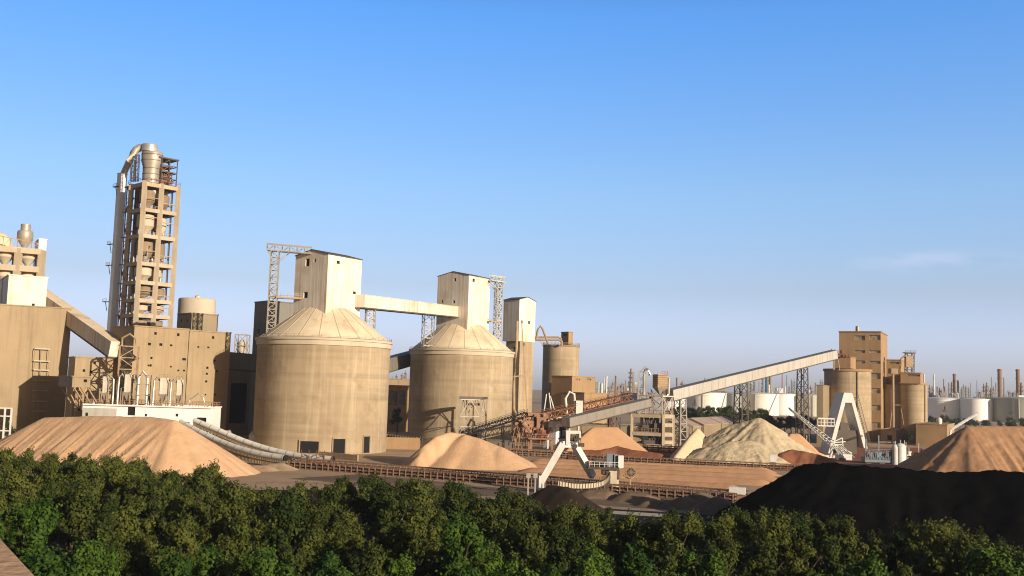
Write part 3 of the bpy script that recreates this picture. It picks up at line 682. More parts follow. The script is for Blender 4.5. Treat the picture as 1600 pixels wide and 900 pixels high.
mb = MB(); a_, b_ = base + e1*-26 + UZ*(zs[0] + 1), base + e1*-1.5 + UZ*(zs[0] + 1)
for z, zz in ((0, 0), (2.2, 5.2)): mb.bar(a_ + UZ*zz, b_ + UZ*z, .3)
for i in range(11):
    p, q = a_.lerp(b_, i/10), a_.lerp(b_, min(1, (i+1)/10)); mb.bar(p, p + UZ*(5.2 - .3*i), .2); mb.bar(p, q + UZ*(5.2 - .3*(i+1)), .18)
mb.build('conveyor_truss', 'steel_tan', t)
Bld('elevator_shaft', 'white elevator shaft beside the squat preheater frame', 'elevator shaft', 61, 373.5, 394, 30, 73, 376, (55, 375), 'white_clean', z0=0)

# ------------------------------------------------------------------ the tall preheater tower
g = R(46); e1 = V((math.cos(g), math.sin(g), 0)); e2 = V((-e1.y, e1.x, 0)); YT = 395
cc = P(226.5, 284, YT); C0 = V((cc.x, cc.y, 0)); nr, nl = -e2, -e1
WR = (hit(C0, nr, 283, 296) - C0).dot(e1) - 1.1; WL = (hit(C0, nl, 205.5, 290) - C0).dot(e2)
T = thing('preheater_tower', 'tall open concrete preheater tower with big grey cyclone on top', 'preheater tower', C0 + e1*WR/2 + e2*WL/2)
lv = [ZP(226.5, y, YT) for y in (287, 327, 368, 411.5, 441, 469, 493, 516, 540, 564)]
us = (0, WR*.5, WR); vs2 = (0, WL)
mb = MB()
for u in us:
    for v in vs2: mb.bar(C0 + e1*u + e2*v, C0 + e1*u + e2*v + UZ*(lv[0] + 1.2), 1.55)
mb.build('column_frame', 'frame', T)
for z in lv:
    mb = MB()
    for v in vs2: mb.bar(C0 + e2*v + UZ*z, C0 + e1*WR + e2*v + UZ*z, 1.1, 1.5)
    for u in us: mb.bar(C0 + e1*u + UZ*z, C0 + e1*u + e2*WL + UZ*z, 1.1, 1.4)
    mb.build('beam_ring', 'frame', T)
    mb = MB(); mb.obox(C0 + UZ*(z + .3), e1*WR, e2*WL, UZ*.3); mb.build('floor_slab', 'conc_dark', T)
# stair tower between frame and shaft
vS = (hit(C0, nl, 197.5, 290) - C0).dot(e2)
mb = MB(); n = 22; zt = lv[0]
for u in (0.4, 4.0):
    for v in (WL + 1.4, vS): mb.bar(C0 + e1*u + e2*v, C0 + e1*u + e2*v + UZ*zt, .35)
for i in range(n):
    z0, z1 = zt*i/n, zt*(i+1)/n; a_, b_ = (WL + 1.4, vS) if i % 2 else (vS, WL + 1.4)
    mb.obox(C0 + e1*.5 + e2*a_ + UZ*z0, e2*(b_ - a_) + UZ*(z1 - z0), e1*1.5, UZ*.3)
    mb.obox(C0 + e1*.2 + e2*(b_ - .5) + UZ*z1, e2*1., e1*3.6, UZ*.2)
    mb.bar(C0 + e1*.3 + e2*a_ + UZ*(z0 + 1.1), C0 + e1*.3 + e2*b_ + UZ*(z1 + 1.1), .12)
    mb.bar(C0 + e1*.4 + e2*(WL+1.4) + UZ*z1, C0 + e1*.4 + e2*vS + UZ*z1, .2)
mb.obox(C0 + e1*4.2 + e2*(WL+1), e2*(vS - WL - 1), e1*.3, UZ*zt)
mb.build('staircase', 'rust', T)
mb = MB()
for z in lv[:7]:
    mb.obox(C0 - e1*1.4 + e2*(WL - .2) + UZ*z, e2*(vS - WL - .5), e1*1.4, UZ*.2); mb.rail([C0 - e1*1.3 + e2*WL*.1 + UZ*(z+1), C0 - e1*1.3 + e2*WL + UZ*(z+1)], 1.1, .12)
mb.rail([C0 + nr*1.2 + UZ*(lv[0] + 1.2), C0 + e1*WR + nr*1.2 + UZ*(lv[0] + 1.2)], 1.2, .14); mb.build('handrail', 'rust', T)
# white shaft
sh = Bld('elevator_shaft', '', '', 188.5, 270.5, hit(C0, nl, 190, 290).y, 46, 199, 272, (183.5, 271), 'white_clean', z0=0, parent=T, pname='elevator_shaft')
mb = MB()
for y, x in ((292, 180), (382, 171), (415, 169), (472, 164)):
    p = sh.on_l(x + 6, y); mb.obox(p, e2*3.2, nl*1.2, UZ*.3); mb.bar(p + e2*3 + UZ*.1, p + e2*1.4 - UZ*3.4, .2); mb.rail([p + e2*3.2 + nl*1.1 + UZ*.3, p + nl*1.1 + UZ*.3], 1.0, .1)
mb.build('shaft_bracket', 'steel_dark', T)
# ducts and cyclones inside
def tp(u, v, z): return C0 + e1*u + e2*v + UZ*z
spec = [(1, .27, .45, 3.1, .9), (1, .75, .5, 2.6, .8), (2, .27, .45, 3.4, .95), (2, .72, .5, 2.4, .9), (3, .3, .45, 3.4, .9), (3, .74, .5, 2.2, .9), (4, .27, .4, 3.4, .95), (4, .6, .5, 3.2, .95), (5, .3, .4, 3.2, .95), (5, .76, .5, 2.8, .9), (6, .28, .5, 3.2, .9), (6, .74, .5, 3.2, .9), (7, .3, .5, 3.1, .9), (7, .74, .5, 3.1, .9)]
for k, fu, fv, r_, fh in spec: cyclone(T, tp(WR*fu, WL*fv, lv[k] + .7), r_, (lv[k-1] - lv[k] - 1.6)*fh, 'conc_dark' if k % 2 else 'rim', tail=.45)
mb = MB()
for fu, fv, r_, a_, b_ in ((.62, .7, 1.0, 4, 0), (.86, .6, .9, 4, 0), (.94, .3, .4, 5, 0), (.42, .85, .8, 4, 1), (.1, .8, 1.0, 8, 2)): mb.tube(tp(WR*fu, WL*fv, lv[a_]), tp(WR*fu, WL*fv, lv[b_] - .5), r_, 12)
mb.path([tp(WR*.27, WL*.4, lv[1] + 8), tp(WR*.4, WL*.3, lv[1] + 8.6), tp(WR*.62, WL*.4, lv[1] + 4), tp(WR*.7, WL*.5, lv[1] - 2)], 1.0, 12)
mb.path([tp(WR*.2, WL*.4, lv[3] + 8), tp(WR*.3, WL*.2, lv[3] + 7), tp(WR*.2, WL*.1, lv[3] + 3), tp(WR*.2, WL*.2, lv[3])], .9, 12)
mb.build('riser_duct', 'duct', T, smooth=True)
for k in (1, 2, 3, 5, 6, 7):
    mb = MB()
    for v in (0, .5):
        z = lv[k] + (lv[k-1] - lv[k])*(.35 if k % 2 else .6)
        mb.bar(tp(WR*.55, WL*v, z), tp(WR*.97, WL*v, z), .35); mb.bar(tp(WR*.05, WL*v, z + 1.5), tp(WR*.45, WL*v, z + 1.5), .25); mb.rail([tp(WR*.05, WL*v, lv[k] + .8), tp(WR*.95, WL*v, lv[k] + .8)], 1.1, .1)
    mb.build('inner_steelwork', 'steel_tan', T)
# top cyclone, its hood and the down duct
tc_ = hit(C0 - nr*WL*.5, nr, 235.5, 284); tc0 = V((tc_.x, tc_.y, lv[0] + 1.2)); kk = tc_.y/F
ht = P(235, 238, tc_.y).z - tc0.z
mb = MB(); mb.lathe(tc0, [(13.2*kk, -.5), (13.2*kk, ht*.52), (16.2*kk, ht*.70), (16.2*kk, ht*.96), (15*kk, ht)], 40); tcy = mb.build('cyclone', 'duct', T, smooth=True)
mb = MB()
for f, rr in ((.12, 13.4), (.30, 13.4), (.48, 13.4), (.72, 16.4), (.9, 16.4)): mb.lathe(tc0 + UZ*ht*f, [(rr*kk - .1, -.09), (rr*kk + .08, -.09), (rr*kk + .08, .09), (rr*kk - .1, .09)], 40)
mb.build('stiffener_ring', 'steel_dark', tcy)
hd = tc0 + UZ*ht
mb = MB(); mb.lathe(hd - e1*1.2, [(12.5*kk, 0), (12.5*kk, 9.5*kk), (11.5*kk, 11.5*kk), (4*kk, 12.6*kk), (.05, 12.7*kk)], 32); mb.build('outlet_hood', 'duct_bright', T, smooth=True)
e = P(193.5, 268, sh.c.y + 3)
pts = [P(226, 230.5, tc_.y), P(218, 231, tc_.y - .5), P(212.5, 234.5, tc_.y - 1), P(208, 240.5, tc_.y - 1.5), P(203, 250, tc_.y - 2.5), P(194, 269, sh.c.y + 2.5), P(193.5, 275, sh.c.y + 2.5)]
mb = MB(); mb.path(pts, 6.3*kk, 16, 4.8*kk); mb.build('down_duct', 'duct', T, smooth=True)
mb = MB()
for x in (206.5, 213):
    mb.lattice(P(x, 283, tc_.y - 3), P(x + 2, 242 if x > 210 else 250, tc_.y - 3), 1.3, 7, .2)
mb.build('duct_support', 'steel_dark', T)
mb = MB(); zt0 = lv[0] + 1.3; a0, a1 = WR*.52, WR*.98; hh = 10.5
for u in (a0, (a0+a1)/2, a1):
    for v in (WL*.15, WL*.8): mb.bar(tp(u, v, zt0), tp(u, v, zt0 + hh), .32)
for i in range(5):
    z = zt0 + hh*i/4
    for v in (WL*.15, WL*.8): mb.bar(tp(a0, v, z), tp(a1, v, z), .3)
    for u in (a0, a1): mb.bar(tp(u, WL*.15, z), tp(u, WL*.8, z), .3)
mb.obox(tp(a0 - 1.5, WL*.1, zt0 + hh), e1*(a1 - a0 + 2), e2*WL*.75, UZ*.5)
for i in range(4): mb.bar(tp(a0, WL*.15, zt0 + hh*i/4), tp((a0+a1)/2, WL*.15, zt0 + hh*(i+1)/4), .2)
mb.build('roof_scaffold', 'steel_dark', T)
mb = MB()
for i in range(4): mb.obox(tp(a0 + .5, WL*.2, zt0 + 1.2 + i*2), e1*(a1 - a0)*(.8 - .1*(i % 2)), e2*WL*.5, UZ*.5)
for i in range(6): mb.tube(tp(a0 + 1 + i*.8, WL*.25, zt0 + .5), tp(a0 + 1.3 + i*.8, WL*.3, zt0 + 7 - i*.5), .22, 6)
mb.build('roof_machinery', 'rust', T)
# ------------------------------------------------------------------ belt conveyors
def belt_conveyor(label, A, B, wd=1.6, z=1.1, step=1.7, m='rust_pale', ends=None):
    A, B = V(A), V(B); A.z = B.z = 0; L = (B - A).length; d = (B - A)/L; e = d.cross(UZ)
    t = thing('belt_conveyor', label, 'belt conveyor', (A + B)/2)
    mb = MB()
    mb.obox(A - e*wd*.42 + UZ*(z + .25), B - A, e*wd*.84, UZ*.14); mb.obox(A - e*wd*.42 + UZ*(z - .45), B - A, e*wd*.84, UZ*.1); mb.build('belt', 'belt', t)
    mb = MB()
    for s in (-1, 1):
        mb.bar(A + e*s*wd*.5 + UZ*(z + .02), B + e*s*wd*.5 + UZ*(z + .02), .14, .26); mb.bar(A + e*s*wd*.5 + UZ*(z + .85), B + e*s*wd*.5 + UZ*(z + .85), .14, .2)
        mb.bar(A + e*s*wd*.5 + UZ*.12, B + e*s*wd*.5 + UZ*.12, .14, .2)
    n = int(L/step)
    for i in range(n + 1):
        p = A + d*(i*step)
        for s in (-1, 1): mb.bar(p + e*s*wd*.5, p + e*s*wd*.5 + UZ*(z + .9 + .1*(i % 4 == 0)), .3, .2)
        mb.bar(p - e*wd*.5 + UZ*(z - .1), p + e*wd*.5 + UZ*(z - .1), .12)
    for i in range(n):
        p = A + d*(i*step + step*.5)
        mb.tube(p - e*wd*.45 + UZ*(z + .28), p + UZ*(z + .12), .13, 6); mb.tube(p + e*wd*.45 + UZ*(z + .28), p + UZ*(z + .12), .13, 6)
    mb.build('frame', m, t)
    return t
belt_conveyor('rusty framed belt conveyor starting from the longer curved covered conveyor', at(505, 246), at(1168, 199), 1.6, .75, 1.6, 'conveyor')
belt_conveyor('rusty framed belt conveyor closest to the trees running beside its twin', at(455, 241), at(1150, 193.5), 1.6, .75, 1.6, 'conveyor')
belt_conveyor('far rusty belt conveyor at the foot of the orange and yellow piles', at(905, 296), at(1262, 277), 1.8, .9, 1.8, 'conveyor')
belt_conveyor('short rusty belt conveyor on the ground below the crusher', at(790, 308), at(905, 300), 1.8, 1.2, 1.9)
belt_conveyor('dark belt conveyor behind the red heap at the transfer tower foot', at(985, 352), at(1105, 343), 1.8, 1.2, 1.9, 'rust')
def curved_conveyor(label, px, Y0, Y1):
    pts = [P(x, y, Y0 + (Y1 - Y0)*i/(len(px)-1)) for i, (x, y) in enumerate(px)]
    for p in pts: p.z = max(p.z, 1.5)
    # resample smoothly
    sm = []
    for i in range(len(pts) - 1):
        a, b, c, d = pts[max(i-1, 0)], pts[i], pts[i+1], pts[min(i+2, len(pts)-1)]
        for k in range(8):
            s = k/8; sm.append(.5*((2*b) + (c - a)*s + (2*a - 5*b + 4*c - d)*s*s + (-a + 3*b - 3*c + d)*s**3))
    sm.append(pts[-1])
    t = thing('covered_conveyor', label, 'covered conveyor', V((sm[0].x, sm[0].y, 0)))
    mb = MB(); mb.path(sm, .72, 16); mb.build('cover', 'pipe', t, smooth=True)
    mb = MB()
    for p in sm[::6]: 
        mb.lathe
    for i, (a, b) in enumerate(zip(sm, sm[1:])):
        for s in (-.9, .9):
            o = V((.25*s, .8*s, 0))
            for h in (-.7, -2.2): mb.bar(a + o + UZ*h, b + o + UZ*h, .16)
            m2 = a.lerp(b, .5)
            mb.bar(a + o - UZ*.7, a + o - UZ*2.2, .16); mb.bar(m2 + o - UZ*.7, m2 + o - UZ*2.2, .16); mb.bar(a + o - UZ*2.2, m2 + o - UZ*.7, .1)
        if a.z > 3 and i % 9 == 4:
            for s in (-1, 1): mb.bar(a - UZ*2.2 + V((s*.7, s*.5, 0)), V((a.x + s*1.4, a.y + s, 0)), .3)
        mb.obox(a + V((-.3, -.95, -1.15)), b - a, V((.6, 1.9, 0)), UZ*.12)
    mb.build('truss', 'steel_tan', t)
    mb = MB(); e_ = sm[-1]; dd = (sm[-1] - sm[-2]).normalized(); mb.path([e_ - dd*.3, e_ + dd*.02], .735, 16); mb.build('end_opening', 'dark', t)
    mb = MB()
    for p, q in zip(sm[::3], sm[1::3]): mb.path([p - (q-p).normalized()*.09, p + (q-p).normalized()*.09], .76, 16)
    mb.build('hoop', 'steel', t)
curved_conveyor('longer curved white covered conveyor passing below the nearer silo', [(305, 657.5), (340, 672), (375, 687), (410, 699), (445, 708), (480, 714), (521, 717.5)], 270, 246)
curved_conveyor('shorter curved white covered conveyor beside the sand pile flank', [(283, 660), (310, 674), (340, 688), (370, 699.5), (405, 709), (447, 716)], 267, 241)
mb = MB(); 
for x in (470, 482, 494, 506, 518):
    p = at(x, 242); mb.bar(p, p + UZ*3.4, .16); q = at(x, 246.5); mb.bar(q, q + UZ*3.8, .16); mb.bar(p + UZ*3.4, q + UZ*3.4, .14)
mb.bar(at(470, 242, 3.4), at(518, 242, 3.4), .14); mb.bar(at(470, 242, 2), at(518, 242, 2), .14)
tag(mb.build('guard_frame', 'rust', None, at(490, 244)), 'rusty red guard frame over the lower end of the white covered conveyors', 'guard frame')
belt_conveyor('covered brown conveyor on the ground between the two silos', at(602, 352), at(655, 330), 2.2, 2.6, 2., 'steel_tan')
mb = MB(); a = at(498, 277); b = at(558, 268)
mb.obox(a, b - a, V((.3, .8, 0)), UZ*1.5); tag(mb.build('concrete_kerb_wall', 'concrete', None, a), 'low concrete wall in front of the nearer silo doorways', 'wall')
mb = MB(); a = at(602, 322); b = at(655, 322); mb.obox(a, b - a, V((.1, .6, 0)), UZ*3.6); tag(mb.build('tan_wall', 'brick', None, a), 'plain tan wall in the gap between the two silos', 'wall')
Bld('brown_shed', 'brown panelled shed seen in the gap behind the two silos', 'shed', 598, 602, 440, 8, 645, 602, 15, 'brick', right=((614, 622, 13, 22), (628, 622, 10, 22)), pane='glass')
Bld('flat_roof_block', 'pale flat block above the brown shed between the silos', 'building', 598, 592, 470, 8, 640, 592, 15, 'cream')

# ------------------------------------------------------------------ canopy, crusher and inclined conveyor by the second silo
a = at(717, 352); g = R(18); f1 = V((math.cos(g), math.sin(g), 0)); f2 = V((-f1.y, f1.x, 0))
t = thing('open_canopy', 'tall open steel canopy frame standing against the farther silo', 'canopy', a)
zc = ZP(717, 623, 352); W1, W2 = 7.2, 4.6
mb = MB(); cs = [a, a + f1*W1, a + f1*(W1*1.45) + f2*W2*.8, a + f1*W1*.45 + f2*W2*.8]
for i, p in enumerate(cs):
    lg = MB(); lg.bar(p, p + UZ*zc, .42); lg.build('post', 'steel', t)
    for z in (zc - .2, zc*.62, zc*.4): mb.bar(p + UZ*z, cs[(i+1) % 4] + UZ*z, .32 if z > zc*.9 else .2)
    mb.bar(p + UZ*zc*.62, (p + cs[(i+1) % 4])/2 + UZ*zc, .18); mb.bar(cs[(i+1) % 4] + UZ*zc*.62, (p + cs[(i+1) % 4])/2 + UZ*zc, .18)
    mb.bar(p, cs[(i+1) % 4] + UZ*zc*.4, .18)
mb.build('bracing', 'steel', t)
mb = MB(); mb.obox(cs[0] - f1*.5 - f2*.4 + UZ*zc, (cs[1] - cs[0]) + f1, (cs[3] - cs[0]) + f2*.8, UZ*.8); mb.build('canopy_roof', 'steel_dark', t)
mb = MB(); mb.box((cs[0] + cs[2])/2 + UZ*(zc - 2.2), 4, 2.2, .8, g); mb.bar((cs[0]+cs[2])/2, (cs[0]+cs[2])/2 + UZ*(zc-2), .4); mb.box((cs[0]+cs[2])/2, 2.6, 2.2, 4.2, g); mb.build('hoist', 'steel_dark', t)

def inclined_truss_conveyor(label, A, B, w, h, m, supports):
    A, B = V(A), V(B); d = (B-A).normalized(); e = d.cross(UZ).normalized(); n = e.cross(d)
    t = thing('inclined_conveyor', label, 'inclined conveyor', (A+B)/2)
    mb = MB(); mb.obox(A - e*w*.4, B - A, e*w*.8, n*.3); mb.build('belt', 'belt', t)
    mb = MB(); k = int((B-A).length/2.2)
    for s in (-1, 1):
        for z in (.1, -h): mb.bar(A + e*s*w/2 + n*z, B + e*s*w/2 + n*z, .3)
        for i in range(k):
            p, q = A.lerp(B, i/k) + e*s*w/2, A.lerp(B, (i+1)/k) + e*s*w/2
            mb.bar(p - n*h, p + n*.1, .22); mb.bar(p - n*h*(i % 2), q - n*h*((i+1) % 2), .2)
    for i in range(k + 1): mb.bar(A.lerp(B, i/k) - e*w/2 - n*h, A.lerp(B, i/k) + e*w/2 - n*h, .25)
    mb.build('truss', m, t)
    mb = MB()
    for s in (-1, 1): mb.rail([A + e*s*(w/2+.5), B + e*s*(w/2+.5)], 1.1, .09, 2.2)
    mb.build('handrail', m, t)
    mb = MB()
    for i in range(k*2): 
        p = A.lerp(B, (i+.5)/(k*2)); mb.tube(p - e*w*.45 + n*.35, p + e*w*.45 + n*.35, .16, 6)
    mb.build('idler', 'steel_dark', t)
    for f in supports:
        p = A.lerp(B, f) - n*h
        for s in (-1, 1):
            mb = MB(); mb.bar(p + e*s*w*.4, V((p.x, p.y, 0)) + e*s*w*.8, .35); mb.bar(p + e*s*w*.4, V((p.x, p.y, 0)) - e*s*w*.2, .16); mb.build('leg', m, t)
    return t
inclined_truss_conveyor('rusty open truss conveyor rising right from the crusher', P(818, 653, 330), P(986, 616, 350), 2.2, 1.9, 'rust', (.5, .8))
inclined_truss_conveyor('dark open truss conveyor rising from the canopy to the crusher top', P(722, 676, 322), P(822, 645, 330), 1.8, 1.2, 'belt', (.62,))
b = at(838, 331); t = thing('crusher_station', 'rusty red crusher station with hopper and splayed legs', 'crusher', b)
mb = MB()
for dx, dz, sx, sy, sz in ((-3.4, 6.2, 4.4, 4, 3.6), (1.2, 6.6, 3.8, 4, 5.2), (-.4, 11.3, 6.4, 3.8, .9), (-6.0, 8.2, 3.0, 3, 2.6)): mb.box(b + V((dx, 0, dz)), sx, sy, sz, .25)
mb.build('body', 'rust_pale', t)
mb = MB(); mb.lathe(b + V((1.6, -1.4, 2.8)), [(1.0, 0), (1.3, .8), (2.5, 3.6), (2.5, 4.2)], 8); mb.build('hopper', 'rust', t)
mb = MB(); mb.box(b + V((1.5, -1.8, 4.0)), 8.6, 5, .5); mb.rail([b + V((-2.6, -4.1, 4.5)), b + V((5.6, -4.1, 4.5))], 1.1, .1); mb.build('platform', 'rust_pale', t)
for dx in (-1.8, 4.6):
    for dy in (-3.5, .2): mb = MB(); mb.bar(b + V((dx, dy, 4)), b + V((dx*1.12 - .1, dy - .3, 0)), .6); mb.build('leg', 'rust_pale', t)
mb = MB()
for i in range(16):
    x, z = rnd.uniform(-7, 4), rnd.uniform(4.5, 12); mb.bar(b + V((x, -2.2, z)), b + V((x + rnd.uniform(-2.4, 2.4), -2.2, z + rnd.uniform(-2.4, 2.4))), .26)
for i in range(30):
    x, z = rnd.uniform(-7.5, 4.5), rnd.uniform(3, 11.5); mb.box(b + V((x, -2.6 + rnd.uniform(-.4, .4), z)), rnd.uniform(.3, 1.3), .6, rnd.uniform(.2, 1.1), .3)
for i in range(9): mb.bar(b + V((-8 + i*1.5, -3.2, 2.2 + (i % 3))), b + V((-7 + i*1.5, -3.0, 7.5)), .18)
for i in range(6): mb.bar(b + V((-7 + i*1.1, -2, 0)), b + V((-6 + i*.9, -1.6, 8.2)), .3)
mb.tube(b + V((-2, -2.4, 6)), b + V((-4.6, -2.6, 9)), .8, 10); mb.tube(b + V((1.5, -2.6, 5)), b + V((2.2, -2.2, 10)), .55, 10)
mb.build('steelwork', 'rust_pale', t)
mb = MB(); p = at(856, 338)
for dx in (-1.4, .9, 2.2): mb.bar(p + V((dx*1.3, 0, 10)), p + V((dx*.35 - .4, 0, 19.5 - abs(dx)*.8)), .3)
mb.path([p + V((6, 1, 12)), p + V((5.4, 1, 17)), p + V((6.6, 1, 19.3)), p + V((8.2, 1, 18.6)), p + V((8.6, 1, 15)), p + V((8.2, 1, 11))], .42, 10); mb.box(p + V((10, 1, 10)), 2.2, 2, 6.5); mb.bar(p + V((0, 0, 0)), p + V((0, 0, 11)), .5); mb.bar(p + V((7, 1, 0)), p + V((7, 1, 12)), .5); mb.bar(p + V((10, 1, 0)), p + V((10, 1, 10)), .5)
mb.bar(p + V((-1, 0, 10.8)), p + V((11, 1, 10.8)), .4)
tag(mb.build('duct_frame', 'white_paint', None, p), 'white pipe arch and tripod above the rusty conveyor', 'pipework')
mb = MB(); p = at(826, 405)
mb.bar(p, P(815, 500, 405) - UZ*0, .35)
mb.path([P(808, 502, 404), P(807, 545, 402), P(803, 600, 398), P(803, 640, 393), P(812, 660, 388)], .55, 10); mb.obox(P(800, 590, 400), V((5, 1, .8)), V((0, 2, 0)), UZ*.5)
tag(mb.build('downpipe', 'steel_tan', None, p), 'long tan downpipe between the farther silo and the slender tower', 'pipe')
Bld('motor_house', 'small white portal building right of the crusher', 'building', 869, 661, 338, 52, 886, 662, (850, 663), 'white_clean', right=((879, 676, 11, 18),))
Bld('dark_shed', 'long dark shed in the shade under the grey sloping gallery', 'shed', 880, 663, 372, -4, 1000, 660, 18, 'cream_dark', right=((905, 686, 16, 10), (960, 684, 8, 12)))
for i, (x, w_, h_, lab) in enumerate(((770, 3.2, 3.2, 'dark machine housing left of the crusher legs'), (795, 2.4, 2.6, 'smaller dark machine housing beside the crusher legs'), (897, 3, 4.4, 'dark pump set in front of the shed'))):
    b = at(x, 322 + i*8); t = thing('machine_housing', lab, 'machine', b); mb = MB(); mb.box(b + UZ*.4, w_*1.4, w_, h_, .2); mb.box(b + UZ*(h_ + .4), w_*1.6, w_*1.2, .3, .2); mb.build('housing', 'steel_dark', t)
    mb = MB(); mb.box(b, w_*1.7, w_*1.3, .4, .2)
    for s in (-1, 1): mb.bar(b + V((s*w_*.8, -w_*.7, 0)), b + V((s*w_*.8, -w_*.7, h_)), .2)
    mb.build('base_frame', 'rust_pale', t)

# ------------------------------------------------------------------ silo 3 and the block in front of it
c = at(873.5, 462); t = thing('storage_silo', 'smaller tan concrete silo with box penthouse right of the slender tower', 'silo', c)
z3 = ZP(873.5, 539.5, 462); r3 = 28.3*462/F
mb = MB(); mb.lathe(c, [(r3, 0), (r3, z3 - .8)], 64); mb.build('shell', 'silo', t, smooth=True)
mb = MB(); mb.lathe(c, [(r3 - .2, z3 - .8), (r3 + .25, z3 - .7), (r3 + .25, z3), (.05, z3 + .3)], 64); mb.build('rim', 'conc_dark', t, smooth=True)
mb = MB(); mb.rail([c + V((r3*math.cos(k*math.pi/16), r3*math.sin(k*math.pi/16), z3)) for k in range(33)], 1.0, .08); mb.build('handrail', 'steel_tan', t)
Bld('silo_penthouse', 'small tan box penthouse on the smaller silo right edge', 'penthouse', 888.5, 519, 455, 40, 895.5, 520, (877, 519), 'brick', z0=z3 + .2, left=((883, 523, 6, 2.4),), pane='dark')
mb = MB(); q = lambda x, y: P(x, y, 452)
for dy in (0, 4): mb.path([q(836, 527 + dy), q(872, 527 + dy), q(876.5, 529 + dy), q(877.5, 533 + dy), q(878, 540)], .45, 8)
mb.path([q(838, 530), q(840.5, 515), q(844.5, 509.5), q(848, 514), q(857, 538)], .5, 10)
for x in (848, 855, 862, 868): mb.bar(q(x, 528), q(x + .4, 540), .2)
mb.bar(q(842, 530), q(848, 540), .3)
tag(mb.build('transfer_pipes', 'steel_tan', None, q(850, 540)), 'bent transfer pipes on the smaller silo roof', 'pipework')
Bld('stepped_block', 'upper tan block with high strip windows before the smaller silo', 'building', 894, 588, 428, 50, 930, 588.5, (862, 588), 'brick', right=((903, 593, 8, 2.6), (920, 593, 8, 2.6)), pane='glass')
Bld('stepped_block', 'lower tan block step right of the strip window block', 'building', 913, 614, 420, 50, 949, 614.5, (877, 614), 'brick', right=())

# ------------------------------------------------------------------ transfer tower and the long gallery
def on_line(A, B, x):
    lo, hi = 0., 1.
    for _ in range(40):
        m_ = (lo+hi)/2; p = A.lerp(B, m_) - cam_loc; px = CX + F*p.dot(rgt)/p.dot(fwd)
        if px < x: lo = m_
        else: hi = m_
    return A.lerp(B, lo)
GA, GB = P(1046, 617.5, 376), P(1303, 553.8, 470)
gallery('long pale sloping conveyor gallery rising to the right silo', GA, GB, 3.6, 3.8)
LA, LB = P(884, 660, 322), P(1012, 629, 364)
gallery('lower grey sloping conveyor gallery entering the transfer tower', LA, LB, 3.0, 2.7, 'gallery_shaded')
for x, w_, lab, k in ((1063, 4.0, 'pale lattice trestle nearest the transfer tower under the long gallery', 6), (1158, 4.6, 'slender grey trestle at the middle of the long gallery', 6), (1254, 4.2, 'tall dark trestle under the upper part of the long gallery', 8)):
    p = on_line(GA, GB, x) - UZ*2.4; trestle(lab, V((p.x, p.y, 0)), p, w_, k, .42, 'steel_dark' if x > 1100 else 'steel', w_*.75, (1, .9, 0))
p = on_line(LA, LB, 960) - UZ*2; trestle('short grey trestle under the lower grey gallery', V((p.x, p.y, 0)), p, 3, 3, .35, 'steel_dark')
mb = MB(); p = GB - UZ*2.2
mb.bar(p, p - UZ*5, .3); mb.bar(p + V((2, 0, 0)), p + V((3, 1, -5)), .3); tag(mb.build('gallery_prop', 'steel', None, p - UZ*5), 'short steel prop between the gallery head and right silo roof', 'prop')
base = P(1036, 697, 366); base.z = 0; g = R(24); f1 = V((math.cos(g), math.sin(g), 0)); f2 = V((-f1.y, f1.x, 0)); g2 = R(-4); l1 = V((-math.cos(g2), math.sin(-g2)*0 + .35, 0)).normalized()
t = thing('transfer_tower', 'open concrete transfer tower with steel top and dust filter', 'transfer tower', base)
zt = ZP(1036, 648, 366); Wr = 4.1; Wl = 11.4
mb = MB()
cs = [base, base + f1*Wr, base + l1*Wl, base + l1*Wl + f1*Wr, base + l1*Wl*.5 + f1*Wr]
for p in cs: mb.bar(p, p + UZ*zt, 1.0)
for z in (zt - .6, zt*.42, zt*.08):
    mb.bar(base + UZ*z, base + l1*Wl + UZ*z, .9, 1.2); mb.bar(base + f1*Wr + UZ*z, base + f1*Wr + l1*Wl + UZ*z, .9, 1.2)
for z in (zt - .6, zt*.7, zt*.42, zt*.2): mb.bar(base + UZ*z, base + f1*Wr + UZ*z, .85, 1.3)
mb.bar(base + l1*Wl + UZ*zt*.95, base + l1*Wl + f1*Wr + UZ*zt*.95, .9, 1.2)
mb.build('concrete_frame', 'frame', t)
mb = MB(); mb.obox(base + UZ*.0, l1*Wl*.98, f1*.3 + f2*.3, UZ*zt*.14); mb.build('plinth_wall', 'conc_dark', t)
mb = MB()
for z in (zt*.42 + .65, zt + .02): mb.obox(base + UZ*z, l1*Wl, f1*Wr, UZ*.25)
mb.build('floor_slab', 'conc_dark', t)
mb = MB(); ctr = base + l1*Wl*.5 + f1*Wr*.5
for i in range(9): mb.tube(ctr + l1*rnd.uniform(-4, 4) + UZ*zt*.14, ctr + l1*rnd.uniform(-4, 4) + UZ*zt, rnd.uniform(.2, .55), 8)
mb.box(ctr + l1*-2 + UZ*(zt*.42 + .9), 3, 2, 3); mb.box(ctr + l1*2.5 + UZ*(zt*.42 + .9), 2.4, 2, 2.2); mb.box(ctr + UZ*.3, 6, 2.4, 2.6)
mb.build('machinery', 'steel_dark', t)
mb = MB(); mb.rail([base + l1*Wl + UZ*(zt + .25), base + UZ*(zt+.25), base + f1*Wr + UZ*(zt+.25)], 1.2, .12, 1.2); mb.rail([base + l1*Wl*.8 + UZ*(zt*.42+.9), base + l1*.6 + UZ*(zt*.42+.9)], 1.2, .14, 1.2); mb.build('handrail', 'rust_pale', t)
zp = ZP(1036, 620, 366); mb = MB()
for p in (base + l1*.5, base + l1*.5 + f1*Wr, base + l1*8.6, base + l1*8.6 + f1*Wr): mb.bar(p + UZ*zt, p + UZ*zp, .4)
